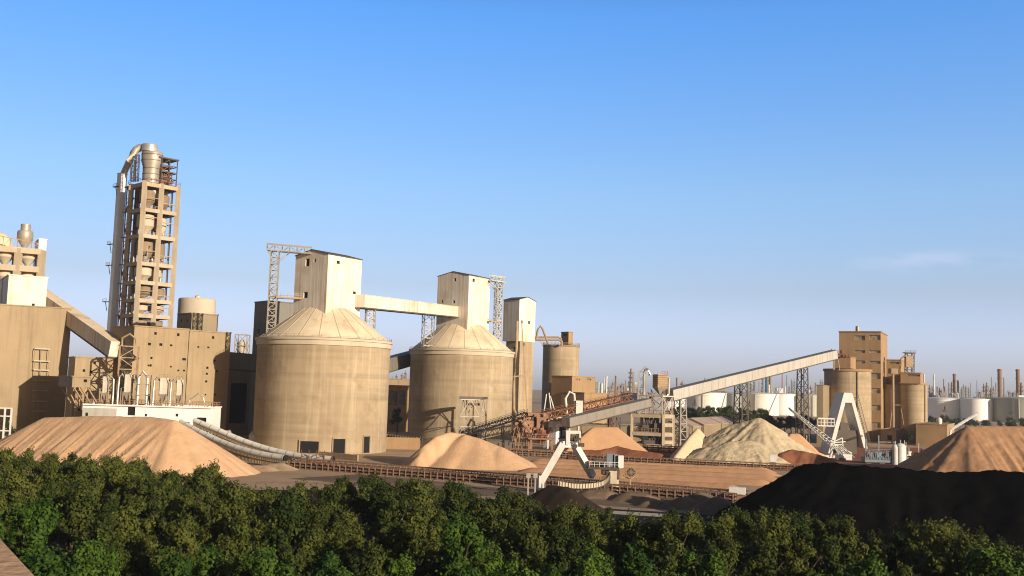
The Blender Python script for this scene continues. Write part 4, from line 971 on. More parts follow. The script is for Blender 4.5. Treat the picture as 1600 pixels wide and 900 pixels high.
for a_, b_ in ((base + l1*.5, base + l1*8.6), (base + l1*.5, base + l1*.5 + f1*Wr), (base + l1*.5 + f1*Wr, base + l1*8.6 + f1*Wr)):
    mb.bar(a_ + UZ*zt, b_ + UZ*zp, .2); mb.bar(a_ + UZ*zp, b_ + UZ*zt, .2)
mb.obox(base + UZ*zp - f1*.4, l1*9.4, f1*(Wr + 1.6), UZ*.45)
for q_ in (base + l1*9 , base + l1*6.6): mb.bar(q_ + UZ*zt, q_ + UZ*(zp + 8.6), .32)
for i in range(4): mb.bar(base + l1*9 + UZ*(zp + 2.8*i + .2), base + l1*6.6 + UZ*(zp + 2.8*i + .2), .25); mb.bar(base + l1*9 + UZ*(zp + 2.8*i), base + l1*6.6 + UZ*(zp + 2.8*i + 2.4), .16)
mb.build('steel_frame', 'steel', t)
mb = MB(); fb = base + l1*2.9 + f1*1.8 + UZ*(zp + 3.3)
mb.box(fb, 4.2, 3.4, 4.6, g); fl = mb.build('filter_body', 'steel_tan', t)
mb = MB()
for i in range(6): mb.box(fb + UZ*(.4 + i*.75), 4.35, 3.55, .16, g)
mb.build('stiffener', 'rust', fl)
mb = MB(); q4 = [fb + f1*sx*2.1 + f2*sy*1.7 for sx, sy in ((-1, -1), (1, -1), (1, 1), (-1, 1))]
for i in range(4): mb.quad(q4[i], q4[(i+1) % 4], fb - UZ*3)
mb.build('hopper', 'duct', fl)
mb = MB(); k = base + l1*7.2 + UZ*zp
mb.path([k + UZ*.4, k + UZ*8, k + UZ*9.3 - l1*.3, k + UZ*9.8 - l1*1.0, k + UZ*9.3 - l1*1.7, k + UZ*7.5 - l1*2], .5, 10)
k = base + f1*2.4 + UZ*zp; mb.path([fb + f1*1 + UZ*4.2, fb + f1*2.6 + UZ*4.4, fb + f1*3.6 + UZ*3.2, fb + f1*3.6 - UZ*2.4, fb + f1*2.6 - UZ*3.2], .42, 10)
mb.build('duct', 'duct_bright', t, smooth=True)
mb = MB(); mb.rail([fb + UZ*4.6 - f1*2 - f2*1.6, fb + UZ*4.6 + f1*2 - f2*1.6, fb + UZ*4.6 + f1*2 + f2*1.6], 1.2, .1, 1.2); mb.build('filter_rail', 'steel_tan', t)
mb = MB()
for i in range(14): 
    x = rnd.uniform(.5, 9); mb.bar(base + l1*x + f1*rnd.uniform(0, 3) + UZ*rnd.uniform(zt, zp + 1.5), base + l1*(x + rnd.uniform(-1.5, 1.5)) + f1*1 + UZ*rnd.uniform(zp, zp + 3), .22)
mb.build('steelwork', 'rust', t)

# warehouses behind the yellow pile
for i, (xc, yc, xr, xl, Y, lab) in enumerate(((1068, 668, 1096, 1052, 420, 'pink roofed warehouse nearest the transfer tower'), (1100, 664, 1140, 1084, 440, 'pink roofed warehouse behind the narrow sand ridge'), (1128, 662, 1170, 1110, 462, 'pink roofed warehouse just behind the yellow limestone'))):
    Bld('warehouse', lab, 'warehouse', xc, yc, Y, 62, xr, yc, 12, 'cream_dark', gable=('l', 2.6), roofm='roof_pink', wr=26)

# ------------------------------------------------------------------ right silo cluster
c = at(1324.5, 482); rA = 35*482/F; zA = ZP(1324.5, 577, 482)
t = thing('storage_silo', 'tan concrete silo behind the white portal scraper at right', 'silo', c)
mb = MB(); mb.lathe(c, [(rA, 0), (rA, zA - 1.2)], 64); mb.build('shell', 'silo', t, smooth=True)
mb = MB(); mb.lathe(c, [(rA - .2, zA - 1.2), (rA + .5, zA - 1.1), (rA + .5, zA), (.05, zA + .3)], 64); mb.build('rim', 'brick', t, smooth=True)
mb = MB(); p = c + V((.9, -rA - .15, 0)); mb.bar(p, p + UZ*(zA - 1.3), .4); mb.build('downpipe', 'steel_dark', t)
pent = Bld('silo_penthouse', 'ochre box penthouse on the right silo under the gallery head', 'penthouse', 1329, 558, 474, 62, 1337, 558, (1301.5, 557), 'brick', z0=zA + .3)
mb = MB(); p = V((pent.c.x, pent.c.y, pent.top)) + pent.e2*3
for i in range(12): 
    x = rnd.uniform(-7, 2.5); mb.bar(p + V((x, rnd.uniform(-1, 2), 0)), p + V((x + rnd.uniform(-.6, .6), 1, rnd.uniform(1, 4.2))), .4)
mb.box(p + V((-3.6, 1, 1)), 7.5, 3, .4); mb.box(p + V((-4, 1, 0)), 3, 2.4, 2.2); mb.box(p + V((0, 1, 0)), 2, 2, 3.2)
mb.rail([p + V((-8, -1.5, .2)), p + V((2, -1.5, .2))], 1.2, .12); tag(mb.build('drive_unit', 'rust', None, p), 'rusty drive machinery on top of the ochre penthouse', 'machinery')
ST = Bld('silo_tower', 'tall ochre rendered tower with strip windows beside the right silo', 'tower', 1376, 519, 486, 64, 1386.5, 519.5, (1311, 520), 'brick', cop=.6, trim='conc_dark', pane='pane',
    left=tuple((x, y, w_, h_) for x, y, w_, h_ in ((1343.5, 528, 14, 7.5), (1367, 527.5, 15, 7.5), (1343.5, 549.3, 14, 4), (1367, 549.5, 15, 4), (1343.5, 565.5, 14, 4.4), (1367, 566, 15, 4.4), (1367, 587.5, 15, 9), (1367, 610.5, 15, 8), (1367, 637, 15, 8), (1367, 664, 15, 8))),
    right=tuple((1381.5, y, 3, 3.5) for y in (590, 600, 612, 622, 634, 645)))
mb = MB(); p = P(1340, 516, 492); p.z = ST.top; mb.lathe(p, [(1.0, 0), (1.0, 2.8), (.5, 3.0), (.05, 3.1)], 12); tag(mb.build('roof_tank', 'duct', None, p, True), 'little water tank on the tall ochre tower roof', 'tank')
Bld('silo_annex', 'brown annex with dark doorway left of the right silo', 'building', 1291, 604, 492, -22, 1300, 604, (1276, 607), 'cream_dark', left=((1282, 648, 9, 12),), pane='dark')
c = at(1427.5, 492); rB = 20.5*492/F; zB = ZP(1427.5, 598, 492)
t = thing('storage_silo', 'tan concrete silo right of the tall ochre tower', 'silo', c)
mb = MB(); mb.lathe(c, [(rB, 0), (rB, zB - 1)], 64); mb.build('shell', 'silo', t, smooth=True)
mb = MB(); mb.lathe(c, [(rB - .2, zB - 1), (rB + .4, zB - .9), (rB + .4, zB), (.05, zB + .3)], 64); mb.build('rim', 'brick', t, smooth=True)
mb = MB(); p = c + V((rB*.55, -rB*.87, 0)); mb.bar(p, p + UZ*(zB - 1), .7); mb.build('pilaster', 'concrete', t)
c = at(1398, 497); mb = MB(); mb.lathe(c, [(5.4, 0), (5.4, zB - 1.2), (.05, zB - .8)], 48); tag(mb.build('storage_silo', 'conc_dark', None, c, True), 'shaded concrete silo squeezed between tall tower and right hand silo', 'silo')
Bld('mill_house', 'ochre house with strip window behind the shaded silo', 'building', 1408, 562.5, 505, 64, 1414, 563, (1385, 562), 'brick', z0=0, left=((1397.5, 567, 13, 3.4),), pane='glass')
Bld('silo_penthouse', 'ochre penthouse with strip window on the silo right of the tower', 'penthouse', 1438, 583, 484, 64, 1442.5, 583, (1407, 582), 'brick', z0=zB - .5, left=((1428, 586.5, 16, 3),), pane='glass')
b = P(1421, 584, 492); zb = b.z; t = thing('hoist_frame', 'dark lattice hoist frame on top of the right silo cluster', 'hoist frame', b)
mb = MB(); mb.lattice(b, V((b.x + .2, b.y, ZP(1421, 552, 492))), 3.2, 5, .32); mb.build('lattice_mast', 'steel_dark', t)
mb = MB(); p = V((b.x, b.y, ZP(1421, 552, 492))); mb.box(p, 5.2, 3.6, .4); mb.rail([p + V((-2.5, -1.7, .4)), p + V((2.5, -1.7, .4))], .9, .1); mb.build('platform', 'steel_dark', t)
mb = MB(); p0 = P(1420, 574, 490); mb.box(p0, 3.4, 2.2, 5.2); mb.path([p0 + V((-4, 0, -2)), p0 + V((-3.6, 0, 4)), p0 + V((-1, 0, 6))], .5, 8); mb.build('elevator_head', 'steel_tan', t)
b = at(1396, 474); zb = ZP(1396, 584, 474); t = thing('pipe_column', 'tan pipe column with box head before the shaded silo', 'pipe column', b)
mb = MB(); mb.tube(b, b + UZ*zb, .55, 10); mb.build('column', 'steel_tan', t, smooth=True)
mb = MB(); mb.box(b + UZ*zb, 3.6, 2.4, 2.4, .3); mb.build('head_box', 'conc_dark', t)
mb = MB(); mb.bar(b + UZ*zb*.62, b + V((-2.2, 0, 2)), .25); mb.bar(b + UZ*zb*.55, b + V((4, 2, zb*.55)), .2); mb.bar(b + V((4, 1, zb*.5)), b + V((5.6, 1, zb*.2)), .2); mb.bar(b + V((5.6, 1, zb*.2)), b + V((3.2, 1, 2)), .25); mb.build('brace', 'steel_tan', t)
Bld('low_block', 'low plain ochre block in front of the right hand silo', 'building', 1480, 664, 450, 62, 1491, 664.5, (1431, 663), 'brick', left=())
Bld('low_block', 'small low ochre annex at the foot of the tall tower', 'building', 1400, 672, 466, 62, 1416, 673, (1376, 675), 'brick', left=((1390, 684, 6, 8),))
p = at(1468, 462, 0); p.z = ZP(1480, 664, 452); mb = MB(); mb.lathe(p, [(1.0, 0), (1.0, .4), (1.2, 1), (1.2, 2.2), (.5, 2.9), (.05, 3)], 14); tag(mb.build('roof_tank', 'white_paint', None, p, True), 'white bulbous water tank on the low ochre block', 'tank')
mb = MB(); a = P(1486, 671, 330); b = P(1528, 645.5, 344)
mb.lattice(a, b, .5, 16, .13, (0, 0, 1))
mb.bar(a, V((a.x - 2, a.y, 0)), .5); tag(mb.build('stacker_boom', 'white_paint', None, V((a.x - 2, a.y, 0))), 'thin white boom rising beyond the brown gravel pile crest', 'boom')

# ------------------------------------------------------------------ white portal scraper and its neighbours
YS = 372
t = thing('portal_scraper', 'big white A shaped portal scraper frame before the right silo', 'portal scraper', at(1325, YS))
def slab(q, depth, parent, name, m):   # front outline in the frame's own plane, pushed back along its depth
    mb = MB(); n = len(q); d = V((-1.6, depth, 0))
    mb.add(q + [p + d for p in q], [tuple(range(n)), tuple(range(n, 2*n))] + [(i, (i+1) % n, n + (i+1) % n, n + i) for i in range(n)])
    return mb.build(name, m, parent)
pp = lambda x, y: P(x, y, YS)
slab([pp(1319, 613.5), pp(1331.5, 614), pp(1333.6, 620), pp(1331, 629.5), pp(1321, 629), pp(1317, 620)], 5.5, t, 'cross_head', 'white_paint')
slab([pp(1317, 620.4), pp(1321, 629.4), pp(1300.6, 706), pp(1293.6, 710)], 5.5, t, 'leg', 'white_paint')
slab([pp(1333.6, 620.4), pp(1331, 629.9), pp(1350, 700), pp(1355.8, 701)], 5.5, t, 'leg', 'white_paint')
mb = MB(); a, b = pp(1337, 621), pp(1357.5, 700)
for i in range(22):
    p = a.lerp(b, i/21); mb.bar(p, p + V((.1, 2.6, 0)), .14); mb.bar(p, p + V((.9, 0, .9)), .12)
mb.bar(a + V((.9, 0, .9)), b + V((.9, 0, .9)), .14); mb.bar(a, b, .2); mb.build('access_ladder', 'steel_dark', t)
mb = MB(); p = pp(1292, 661); mb.obox(p + V((-3.6, -1, -1.2)), V((6, 0, 0)), V((0, 3, 0)), UZ*.4); mb.rail([p + V((-3.6, -1, -.8)), p + V((2.4, -1, -.8))], 2.2, .2, 1.2); mb.bar(p + V((-3.6, -1, 1.6)), p + V((2.4, -1, 1.6)), .5); mb.build('platform', 'white_paint', t)
t = thing('scraper_boom', 'thin white double lattice boom reaching up left from the scraper', 'scraper boom', at(1305, 352))
mb = MB(); a, b = P(1233, 637, 360), P(1300, 694, 345)
for k, (dx, dz) in enumerate(((0, 0), (.6, -1.6), (1.6, .6), (2.2, -1.1))):
    mb.bar(a + V((0, k*.2, dz*.25)), b + V((dx, k*.8, dz)), .28)
for i in range(15):
    f = i/14; p = a.lerp(b, f); mb.bar(p, p + V((.6*f, .2, -1.6*f)), .14); mb.bar(p, p + V((1.6*f, .5, .6*f)), .14); mb.bar(p + V((.6*f, .2, -1.6*f)), a.lerp(b, min(1, f + .07)) + V((2.2*f, 1, -1.1*f)), .12)
mb.build('boom_truss', 'white_paint', t)
mb = MB(); r_ = P(1299, 692, 345)
for x, y in ((1316, 684), (1321, 690), (1331, 708), (1325, 712), (1318, 714)): mb.bar(r_, P(x, y, 345), .32)
for s in range(6): mb.bar(P(1300 + s*3.2, 695 + s*.3, 345), P(1312 + s*4.6, 711 + s*.8, 342), .22)
mb.bar(P(1298, 694, 345), P(1318, 694.6, 345), .3); mb.bar(P(1316, 684, 345), P(1318, 714, 345), .3); mb.build('tail_frame', 'white_paint', t)
mb = MB(); p = at(1299, 346); mb.bar(p, r_, .8); mb.bar(p + V((4, 0, 0)), r_, .5); mb.box(p, 5, 3, .8); mb.build('pedestal', 'white_paint', t)
b = at(1318, 336); t = thing('control_cabin', 'cream control cabin with window below the boom tail', 'cabin', b)
zc = ZP(1318, 719, 336); mb = MB(); mb.box(b + UZ*(zc - 1.4), 4.6, 3, 3.4); mb.build('body', 'white_paint', t); mb = MB(); mb.box(b + V((-.8, -1.46, zc - .4)), 2.2, .12, 1.3); mb.build('window', 'glass', t)
mb = MB()
for sx in (-2, 2):
    for sy in (-1.2, 1.2): mb.bar(b + V((sx, sy, 0)), b + V((sx, sy, zc - 1.4)), .3)
mb.build('stilt', 'white_paint', t)
b = at(1376, 322); t = thing('reclaimer_carriage', 'blue grey reclaimer carriage bristling with posts above the black coal', 'reclaimer', b); z0 = ZP(1376, 722, 322)
mb = MB(); mb.box(b + UZ*z0, 11, 4, 1.5); mb.box(b + V((-2, 0, z0 + 1.5)), 5, 3, 1.6); mb.box(b + V((3, 0, z0 + 1.5)), 3.4, 2.8, 2.2); mb.build('body', 'blue_grey', t)
mb = MB()
for i in range(18):
    x = -5.4 + i*.62; h = rnd.choice((2, 3, 3.4, 4.4)); mb.bar(b + V((x, -2.1, z0 + .8)), b + V((x + rnd.uniform(-.4, .4), -2.1, z0 + h)), .2)
for x, h in ((-4.6, 7), (-.6, 8.2), (4.4, 6.4)): mb.bar(b + V((x, 0, 0)), b + V((x, 0, z0 + h)), .36)
mb.bar(b + V((-.8, 0, z0 + 6.2)), b + V((4.6, 0, z0 + 6.2)), .3); mb.rail([b + V((-5.4, -2, z0 + 3)), b + V((5.4, -2, z0 + 3))], 1., .12, 1.2); mb.build('mast', 'blue_grey', t)
for dx in (-4.2, 0, 4.2): mb = MB(); mb.box(b + V((dx, 0, 0)), 1.6, 3, z0); mb.build('leg', 'steel_dark', t)
for dx in (-4.8, 1.0): mb = MB(); mb.tube(b + V((dx, -2.2, z0 + 2.6)), b + V((dx, -2.5, z0 + 2.6)), .32, 10); mb.build('red_drum', 'logo_red', t)
for i, (x, r_, h_, lab) in enumerate(((1399, 1.1, 6.2, 'slim white upright tank right of the reclaimer carriage'), (1407, 1.6, 6.6, 'wider white upright tank with domed top right of the reclaimer carriage'))):
    b = at(x, 320); t = thing('upright_tank', lab, 'tank', b); mb = MB(); mb.lathe(b, [(r_, 0), (r_, h_ - .8), (r_*.6, h_ - .2), (.05, h_)], 20); mb.build('shell', 'white_paint', t, smooth=True)
    mb = MB(); mb.tube(b + UZ*(h_ - .3), b + UZ*(h_ + 1), .2, 8); mb.bar(b + V((r_ + .15, 0, 0)), b + V((r_ + .15, 0, h_ + .4)), .2); mb.build('pipe', 'steel', t)
b = at(1324, 372); mb = MB(); mb.box(b + V((0, 3, 0)), 7.4, 4, 8.4); mb.box(b + V((-.5, 3, 8.4)), 3, 3, 2.6)
tag(mb.build('hopper_house', 'steel_dark', None, b), 'dark hopper house framed inside the white portal', 'machine')
rr = random.Random(11)
for i in range(5):
    x = (1411, 1418, 1425, 1440, 1265)[i]; b = at(x, (330, 345, 338, 360, 350)[i]); h = (5, 6.5, 4.4, 5, 7)[i]; t = thing('pump_skid', ['small pump skid right of the white tanks', 'pump skid with a tall post right of the white tanks', 'low rusty pump skid near the gravel pile toe', 'dark pump skid beyond the gravel pile toe', 'low skid with a post behind the small orange wedge'][i], 'machine', b)
    mb = MB(); mb.box(b, 3, 2, 1.8, rr.random()); mb.box(b + V((.6, 0, 1.8)), 1.2, 1.2, 1.1); mb.build('body', ('rust_pale', 'white_paint', 'rust', 'steel_dark', 'steel_tan')[i], t)
    mb = MB(); mb.bar(b + V((-1, 0, 0)), b + V((-1, 0, h)), .22); mb.tube(b + V((-1, 0, 1.2)), b + V((2.4, -.6, 1.2)), .3, 8); mb.build('pipe', 'steel', t)

# ------------------------------------------------------------------ small white stacker in the foreground yard
YF = 204
pf = lambda x, y, Y=YF: P(x, y, Y)
base = at(890, YF); t = thing('stacker', 'white lambda shaped stacker frame with top post over the twin conveyors', 'stacker', base)
def sbar(a, b, w, name, m='white_paint'): mb = MB(); mb.bar(a, b, w*.82, w*.95); return mb.build(name, m, t)
sbar(pf(846, 752), pf(880, 693), 1.35, 'leg'); sbar(pf(897, 694, 206), pf(926, 744, 211), 1.35, 'leg')
mb = MB(); mb.bar(pf(877.5, 694), pf(900, 694.5, 206), 1.0, 1.2); mb.build('cross_head', 'white_paint', t)
mb = MB(); p = pf(846.5, 743); mb.bar(p, V((p.x, p.y, 0)), 1.1); p = pf(839, 742, 206); mb.bar(p, V((p.x, p.y, 0)), 1.1); mb.bar(pf(846, 743), pf(839, 741, 206), .5); mb.build('foot', 'white_paint', t)
mb = MB(); mb.bar(pf(887.5, 695), pf(887.5, 674), .85, .8); mb.bar(pf(884, 675), pf(906, 675.5), .6, .6); mb.bar(pf(906.5, 674), pf(906.5, 684), .35); mb.build('top_post', 'white_paint', t)
mb = MB()
for x, y in ((893, 682), (898, 690), (903, 686), (900, 680)): mb.bar(pf(x, y - 6), pf(x + 1, y + 6), .22); mb.bar(pf(x - 4, y), pf(x + 5, y + 1), .2)
mb.box(pf(908, 698), 1.2, 1, .7); mb.bar(pf(907, 684), pf(908, 696), .12); mb.build('hoist_gear', 'steel_dark', t)
b = at(950, 208); t = thing('stacker_carriage', 'dusty stacker carriage with two white cabinets and a tall column', 'stacker', b)
zp = ZP(950, 733, 208)
mb = MB(); mb.box(b + V((-1.0, 0, zp)), 6.2, 4, .5, -.1); mb.box(b + V((.4, 0, zp - 1.1)), 3.4, 3, 1.1); mb.build('platform', 'steel_dark', t)
mb = MB(); mb.rail([b + V((-4, -1.9, zp + .5)), b + V((2.1, -1.9, zp + .5))], 1.0, .08, .9); mb.build('handrail', 'white_paint', t)
for x, sx, h_ in ((953, 1.5, 2.5), (960.5, 1.0, 2.4)):
    p = P(x, 733, 208.5); p.z = zp + .5; mb = MB(); mb.box(p, sx, 1.3, h_); mb.box(p + UZ*h_, sx*1.06, 1.36, .12); mb.build('cabinet', 'blue_grey', t)
p = P(969.5, 733, 208); mb = MB(); mb.box(V((p.x, p.y, zp + .3)), 1.1, 1.4, 2.5); mb.build('cabinet', 'white_paint', t)
mb = MB(); p = P(957.5, 740, 207); mb.box(V((p.x, p.y, 0)), 1.5, 1.4, zp); p = P(965, 740, 207.6); mb.box(V((p.x, p.y, 0)), .5, .6, zp); mb.build('column', 'rim', t)
mb = MB()
for i in range(9):
    p = P(926 + i*2.6, 730, 207); h = rr.uniform(.5, 1.7); mb.box(V((p.x, p.y, zp + .5)), rr.uniform(.3, .8), .6, h)
mb.build('machinery', 'steel_dark', t)
wc = P(985.5, 738, 206); t = thing('cable_reel', 'spoked cable reel wheel standing right of the stacker cabinets', 'cable reel', V((wc.x, wc.y, 0)))
mb = MB(); rw = 1.05; ring = lambda r_, y: [wc + V((r_*math.cos(2*math.pi*k/28), y, r_*math.sin(2*math.pi*k/28))) for k in range(29)]
for y in (-.18, .18):
    mb.path(ring(rw, y), .07, 6)
    for k in range(14):
        a = 2*math.pi*k/14; d = V((math.cos(a), 0, math.sin(a))); mb.bar(wc + d*.2 + V((0, y, 0)), wc + d*rw + V((0, y, 0)), .07)
mb.build('wheel', 'steel_tan', t)
mb = MB(); mb.tube(wc + V((0, -.14, 0)), wc + V((0, .14, 0)), rw*.78, 24); mb.build('cable_drum', 'belt', t)
mb = MB(); mb.tube(wc + V((0, -.26, 0)), wc + V((0, .3, 0)), .24, 12); mb.build('hub', 'rust_pale', t)
mb = MB(); mb.bar(wc + V((0, .35, 0)), V((wc.x, wc.y + .35, 0)), .3); mb.bar(wc + V((-2.0, .35, -1.1)), wc + V((.7, .35, -1.1)), .3); mb.bar(wc + V((-2.0, .35, -1.1)), wc + V((0, .35, 0)), .15); mb.build('support', 'steel_tan', t)
t = thing('apron_feeder', 'curved cream sided apron feeder curling behind the brown coal cone', 'feeder', at(925, 199))
pts = [P(872, 751, 197), P(893, 755, 197.5), P(915, 755.5, 198.5), P(935, 753.5, 200), P(946, 749, 202), P(952, 742, 204.5), P(954, 736, 206.5)]
sm = []
for i in range(len(pts)-1):
    a, b_, c_, d_ = pts[max(i-1, 0)], pts[i], pts[i+1], pts[min(i+2, len(pts)-1)]
    for k in range(5):
        s = k/5; sm.append(.5*((2*b_) + (c_ - a)*s + (2*a - 5*b_ + 4*c_ - d_)*s*s + (-a + 3*b_ - 3*c_ + d_)*s**3))
mb = MB(); m2 = MB(); m3 = MB(); bk = V((.1, 1.5, 0))
for a, b_ in zip(sm, sm[1:]):
    mb.obox(a - UZ*.9, b_ - a, V((0, .12, 0)), UZ*.85); m2.obox(a + V((0, .15, -.3)), b_ - a, bk, UZ*.12)
    m3.bar(a + V((0, 1.4, -.2)), a + V((0, 1.4, .75)), .1); m3.bar(a + V((0, 1.4, -.2)), b_ + V((0, 1.4, -.2)), .1); m3.bar(a - UZ*.95, b_ - UZ*.95, .1); m3.bar(a - UZ*.9, V((a.x, a.y, 0)), .1); m3.bar(a + V((0, 1.4, -.2)), a - UZ*.95, .1); m3.bar(a + V((0, -.06, -.95)), a + V((0, -.06, 0)), .1)
mb.build('side_panel', 'rim', t); m2.build('belt', 'belt', t); m3.build('idler_post', 'steel_dark', t)
p = at(1152, 197.5); t = thing('tail_pulley_guard', 'pale guard box at the right end of the twin conveyors', 'guard box', p); mb = MB(); mb.box(p + UZ*1.2, 3.0, 1.3, 1.3, -.3); mb.build('guard', 'white_paint', t); mb = MB(); mb.box(p, 3.2, .4, 1.2, -.3); mb.build('base_frame', 'rust_pale', t)
p = at(1208, 287); t = thing('tail_pulley_guard', 'small pale box on the far conveyor below the yellow limestone', 'guard box', p); mb = MB(); mb.box(p + UZ*1.7, 1.8, 1.4, 2.0, -.2); mb.build('guard', 'white_paint', t); mb = MB(); mb.box(p, 1.6, 1.8, 1.6, -.2); mb.build('base_frame', 'rust_pale', t)
mb = MB(); 
for x in (825, 836): p = at(x, 196); mb.bar(p, p + UZ*3.2, .3); mb.box(p + UZ*3.2, .8, .6, .9)
tag(mb.build('signal_posts', 'steel', None, at(830, 196)), 'pair of grey posts behind the trees left of the stacker foot', 'posts')

# ------------------------------------------------------------------ storage tanks
def oil_tank(label, x0, x1, ytop, Y, m, logo=0, seam=None, stair=None, text=0):
    xm = (x0+x1)/2; c = at(xm, Y); r = (x1-x0)/2*Y/F; z = ZP(xm, ytop, Y - r*.9)
    t = thing('oil_tank', label, 'storage tank', c, 'oil storage tanks')
    mb = MB(); mb.lathe(c, [(r, 0), (r, z)], 72); mb.lathe(c, [(r, z - .01), (r*.5, z + 1.1), (.05, z + 1.5)], 72); mb.build('shell', m, t, smooth=True)
    mb = MB()
    for zz, h in ((z, .7), (z - 2.4, .35)): mb.lathe(c, [(r - .1, zz - h), (r + .45, zz - h), (r + .45, zz), (r - .1, zz)], 72)
    mb.build('wind_girder', m, t, smooth=True)
    mb = MB(); mb.rail([c + V((r*math.cos(k*math.pi/24), r*math.sin(k*math.pi/24), z)) for k in range(49)], 1.1, .12, 4); mb.build('handrail', 'rust_pale', t)
    def on(px, zz, out=.06):
        d = ray(px, hz(px)); u = V((d.x, d.y, 0)).normalized(); rel = c - V((cam_loc.x, cam_loc.y, 0)); b_ = u.dot(rel); dd = b_*b_ - rel.length_squared + r*r
        q = u*(b_ - math.sqrt(max(0, dd))); n_ = (q - rel).normalized(); q = q + n_*out; return V((q.x, q.y, zz))
    if seam:
        mb = MB(); mb.bar(on(seam, 0, .2), on(seam, z, .2), .7); mb.build('ladder_cage', 'steel', t)
    if logo:
        mb = MB()
        for dx, zz, ww, hh in ((0, .48, 1.3, 2.4), (.35, .56, 1.0, 2.2), (-.5, .46, 1.0, 1.2)): p = on(logo + dx, z*zz); q = on(logo + dx + ww*F/Y, z*zz); mb.quad(p, q, q + UZ*hh, p + UZ*hh)
        mb.build('emblem', 'logo_red', t)
    if logo or text:
        mb = MB(); x = (logo or text) - 3.2
        for i in range(6):
            p, q = on(x, z*.36), on(x + .85, z*.36); h = 2.0
            mb.quad(p, on(x + .3, z*.36), on(x + .3, z*.36) + UZ*h, p + UZ*h)
            if i % 3 != 1: mb.quad(p + UZ*(h - .5), q + UZ*(h - .5), q + UZ*h, p + UZ*h)
            if i % 2: mb.quad(p, q, q + UZ*.5, p + UZ*.5); 
            x += 1.2
        mb.build('lettering', 'logo_dark', t)
    if stair:
        mb = MB(); n = 16
        for i in range(n): a_, b_ = on(stair[0] + (stair[1]-stair[0])*i/n, z*i/n, .7), on(stair[0] + (stair[1]-stair[0])*(i+1)/n, z*(i+1)/n, .7); mb.bar(a_, b_, .5, .9)
        mb.build('spiral_stair', 'steel', t)
oil_tank('white oil tank leftmost of the row partly behind the transfer tower', 1030, 1070, 613, 1180, 'tank_w')
oil_tank('cream oil tank with red emblem left of the middle trestle', 1071, 1134, 613.5, 1060, 'tank', 1085, 1098, (1125, 1133))
oil_tank('cream oil tank half hidden behind the middle trestle', 1128, 1186, 615, 1190, 'tank', 0, 1135)
oil_tank('cream oil tank with red emblem right of the middle trestle', 1160, 1216, 615, 1062, 'tank', 1170, 1180, (1200, 1213))
oil_tank('bright white oil tank just left of the dark trestle', 1200, 1250, 616, 1090, 'tank_w')
oil_tank('cream oil tank behind the dark trestle with small emblem', 1243, 1305, 617.5, 1080, 'tank', 1262, 1270)
oil_tank('bright white oil tank with emblem right of the right hand silo', 1445, 1508, 622.5, 1120, 'tank_w', 1475)
oil_tank('plain bright white oil tank left of the green tank', 1503, 1550, 623.5, 1090, 'tank_w')
oil_tank('bright green tank squeezed between the white and grey tanks', 1536, 1568, 622, 1230, 'tank_green')
oil_tank('grey green oil tank with dark lettering at the right edge', 1552, 1640, 622.5, 1080, 'tank_grey', 0, 1592, None, 1579)

# ------------------------------------------------------------------ refinery skyline
def stack(name, label, cat, x, ytop, w, Y, m, kind='plain', group=None):
    b = at(x, Y); z = ZP(x, ytop, Y); r = w*Y/F/2; t = thing(name, label, cat, b, group)
    mb = MB()
    if kind == 'lattice': mb.lattice(b, V((b.x, b.y, z)), r*2.2, 10, max(.5, r*.35), None, r*.9)
    elif kind == 'tower':
        mb.lathe(b, [(r, 0), (r, z*.82), (r*.7, z*.85), (r*.7, z*.97), (.1, z)], 14)
    else: mb.lathe(b, [(r*1.12, 0), (r, z*.5), (r*.95, z)], 18)
    mb.build('mast' if kind == 'lattice' else 'shell', m, t, smooth=kind != 'lattice')
    if kind == 'tower':
        mb = MB()
        for f in (.35, .5, .62, .74, .86):
            mb.lathe(b + UZ*z*f, [(r*.8, 0), (r*1.7, 0), (r*1.7, .5), (r*.8, .5)], 12); mb.rail([b + V((r*1.65*math.cos(k*math.pi/4), r*1.65*math.sin(k*math.pi/4), z*f + .4)) for k in range(9)], 1.2, .25, 5)
        mb.bar(b + V((r*1.4, -r, 0)), b + V((r*1.4, -r, z*.9)), .8); mb.build('platform', 'far_grey', t)
    elif kind == 'plain' and w > 2:
        for f in (.55, .8, .97): mb = MB(); mb.lathe(b + UZ*z*f, [(r*.8, -.5), (r*1.2, -.5), (r*1.2, .5), (r*.8, .5)], 16); mb.build('ring_platform', m, t)
    return t
stack('chimney', 'thick brown chimney left of the pair at the far right', 'chimney', 1563, 576.5, 6.6, 1500, 'far_rust')
stack('chimney', 'thick brown chimney rightmost on the skyline', 'chimney', 1591.6, 577, 6.2, 1500, 'far_rust')
stack('chimney', 'tall brown chimney above the white emblem tank', 'chimney', 1492, 584, 5, 1550, 'far_rust')
stack('chimney', 'shorter brown chimney touching a tall one above the white emblem tank', 'chimney', 1497.5, 594, 3, 1560, 'far_rust')
stack('chimney', 'slim white chimney right of the ochre penthouse silo', 'chimney', 1459.6, 585, 2.4, 1700, 'far_white')
stack('chimney', 'short white chimney hugging the right silo edge', 'chimney', 1444.5, 585, 2.4, 1700, 'far_white')
stack('refinery_column', 'tall tan refinery column with ring platforms above the rusty conveyor end', 'refinery column', 985.4, 575, 5.2, 1300, 'far', 'tower')
stack('refinery_column', 'brown banded refinery column left of the tallest tan column', 'refinery column', 961.2, 587, 2.8, 1250, 'far_rust')
stack('refinery_column', 'needle thin dark column between the brown and tan columns', 'refinery column', 976.5, 594, 1.2, 1300, 'far_rust', 'thin')
stack('refinery_column', 'thick white column above the lower tan block', 'refinery column', 946.8, 588, 2.8, 1250, 'far_white')
stack('refinery_column', 'slim white column second from right in the white cluster', 'refinery column', 943, 590, 1.4, 1250, 'far_white', 'thin')
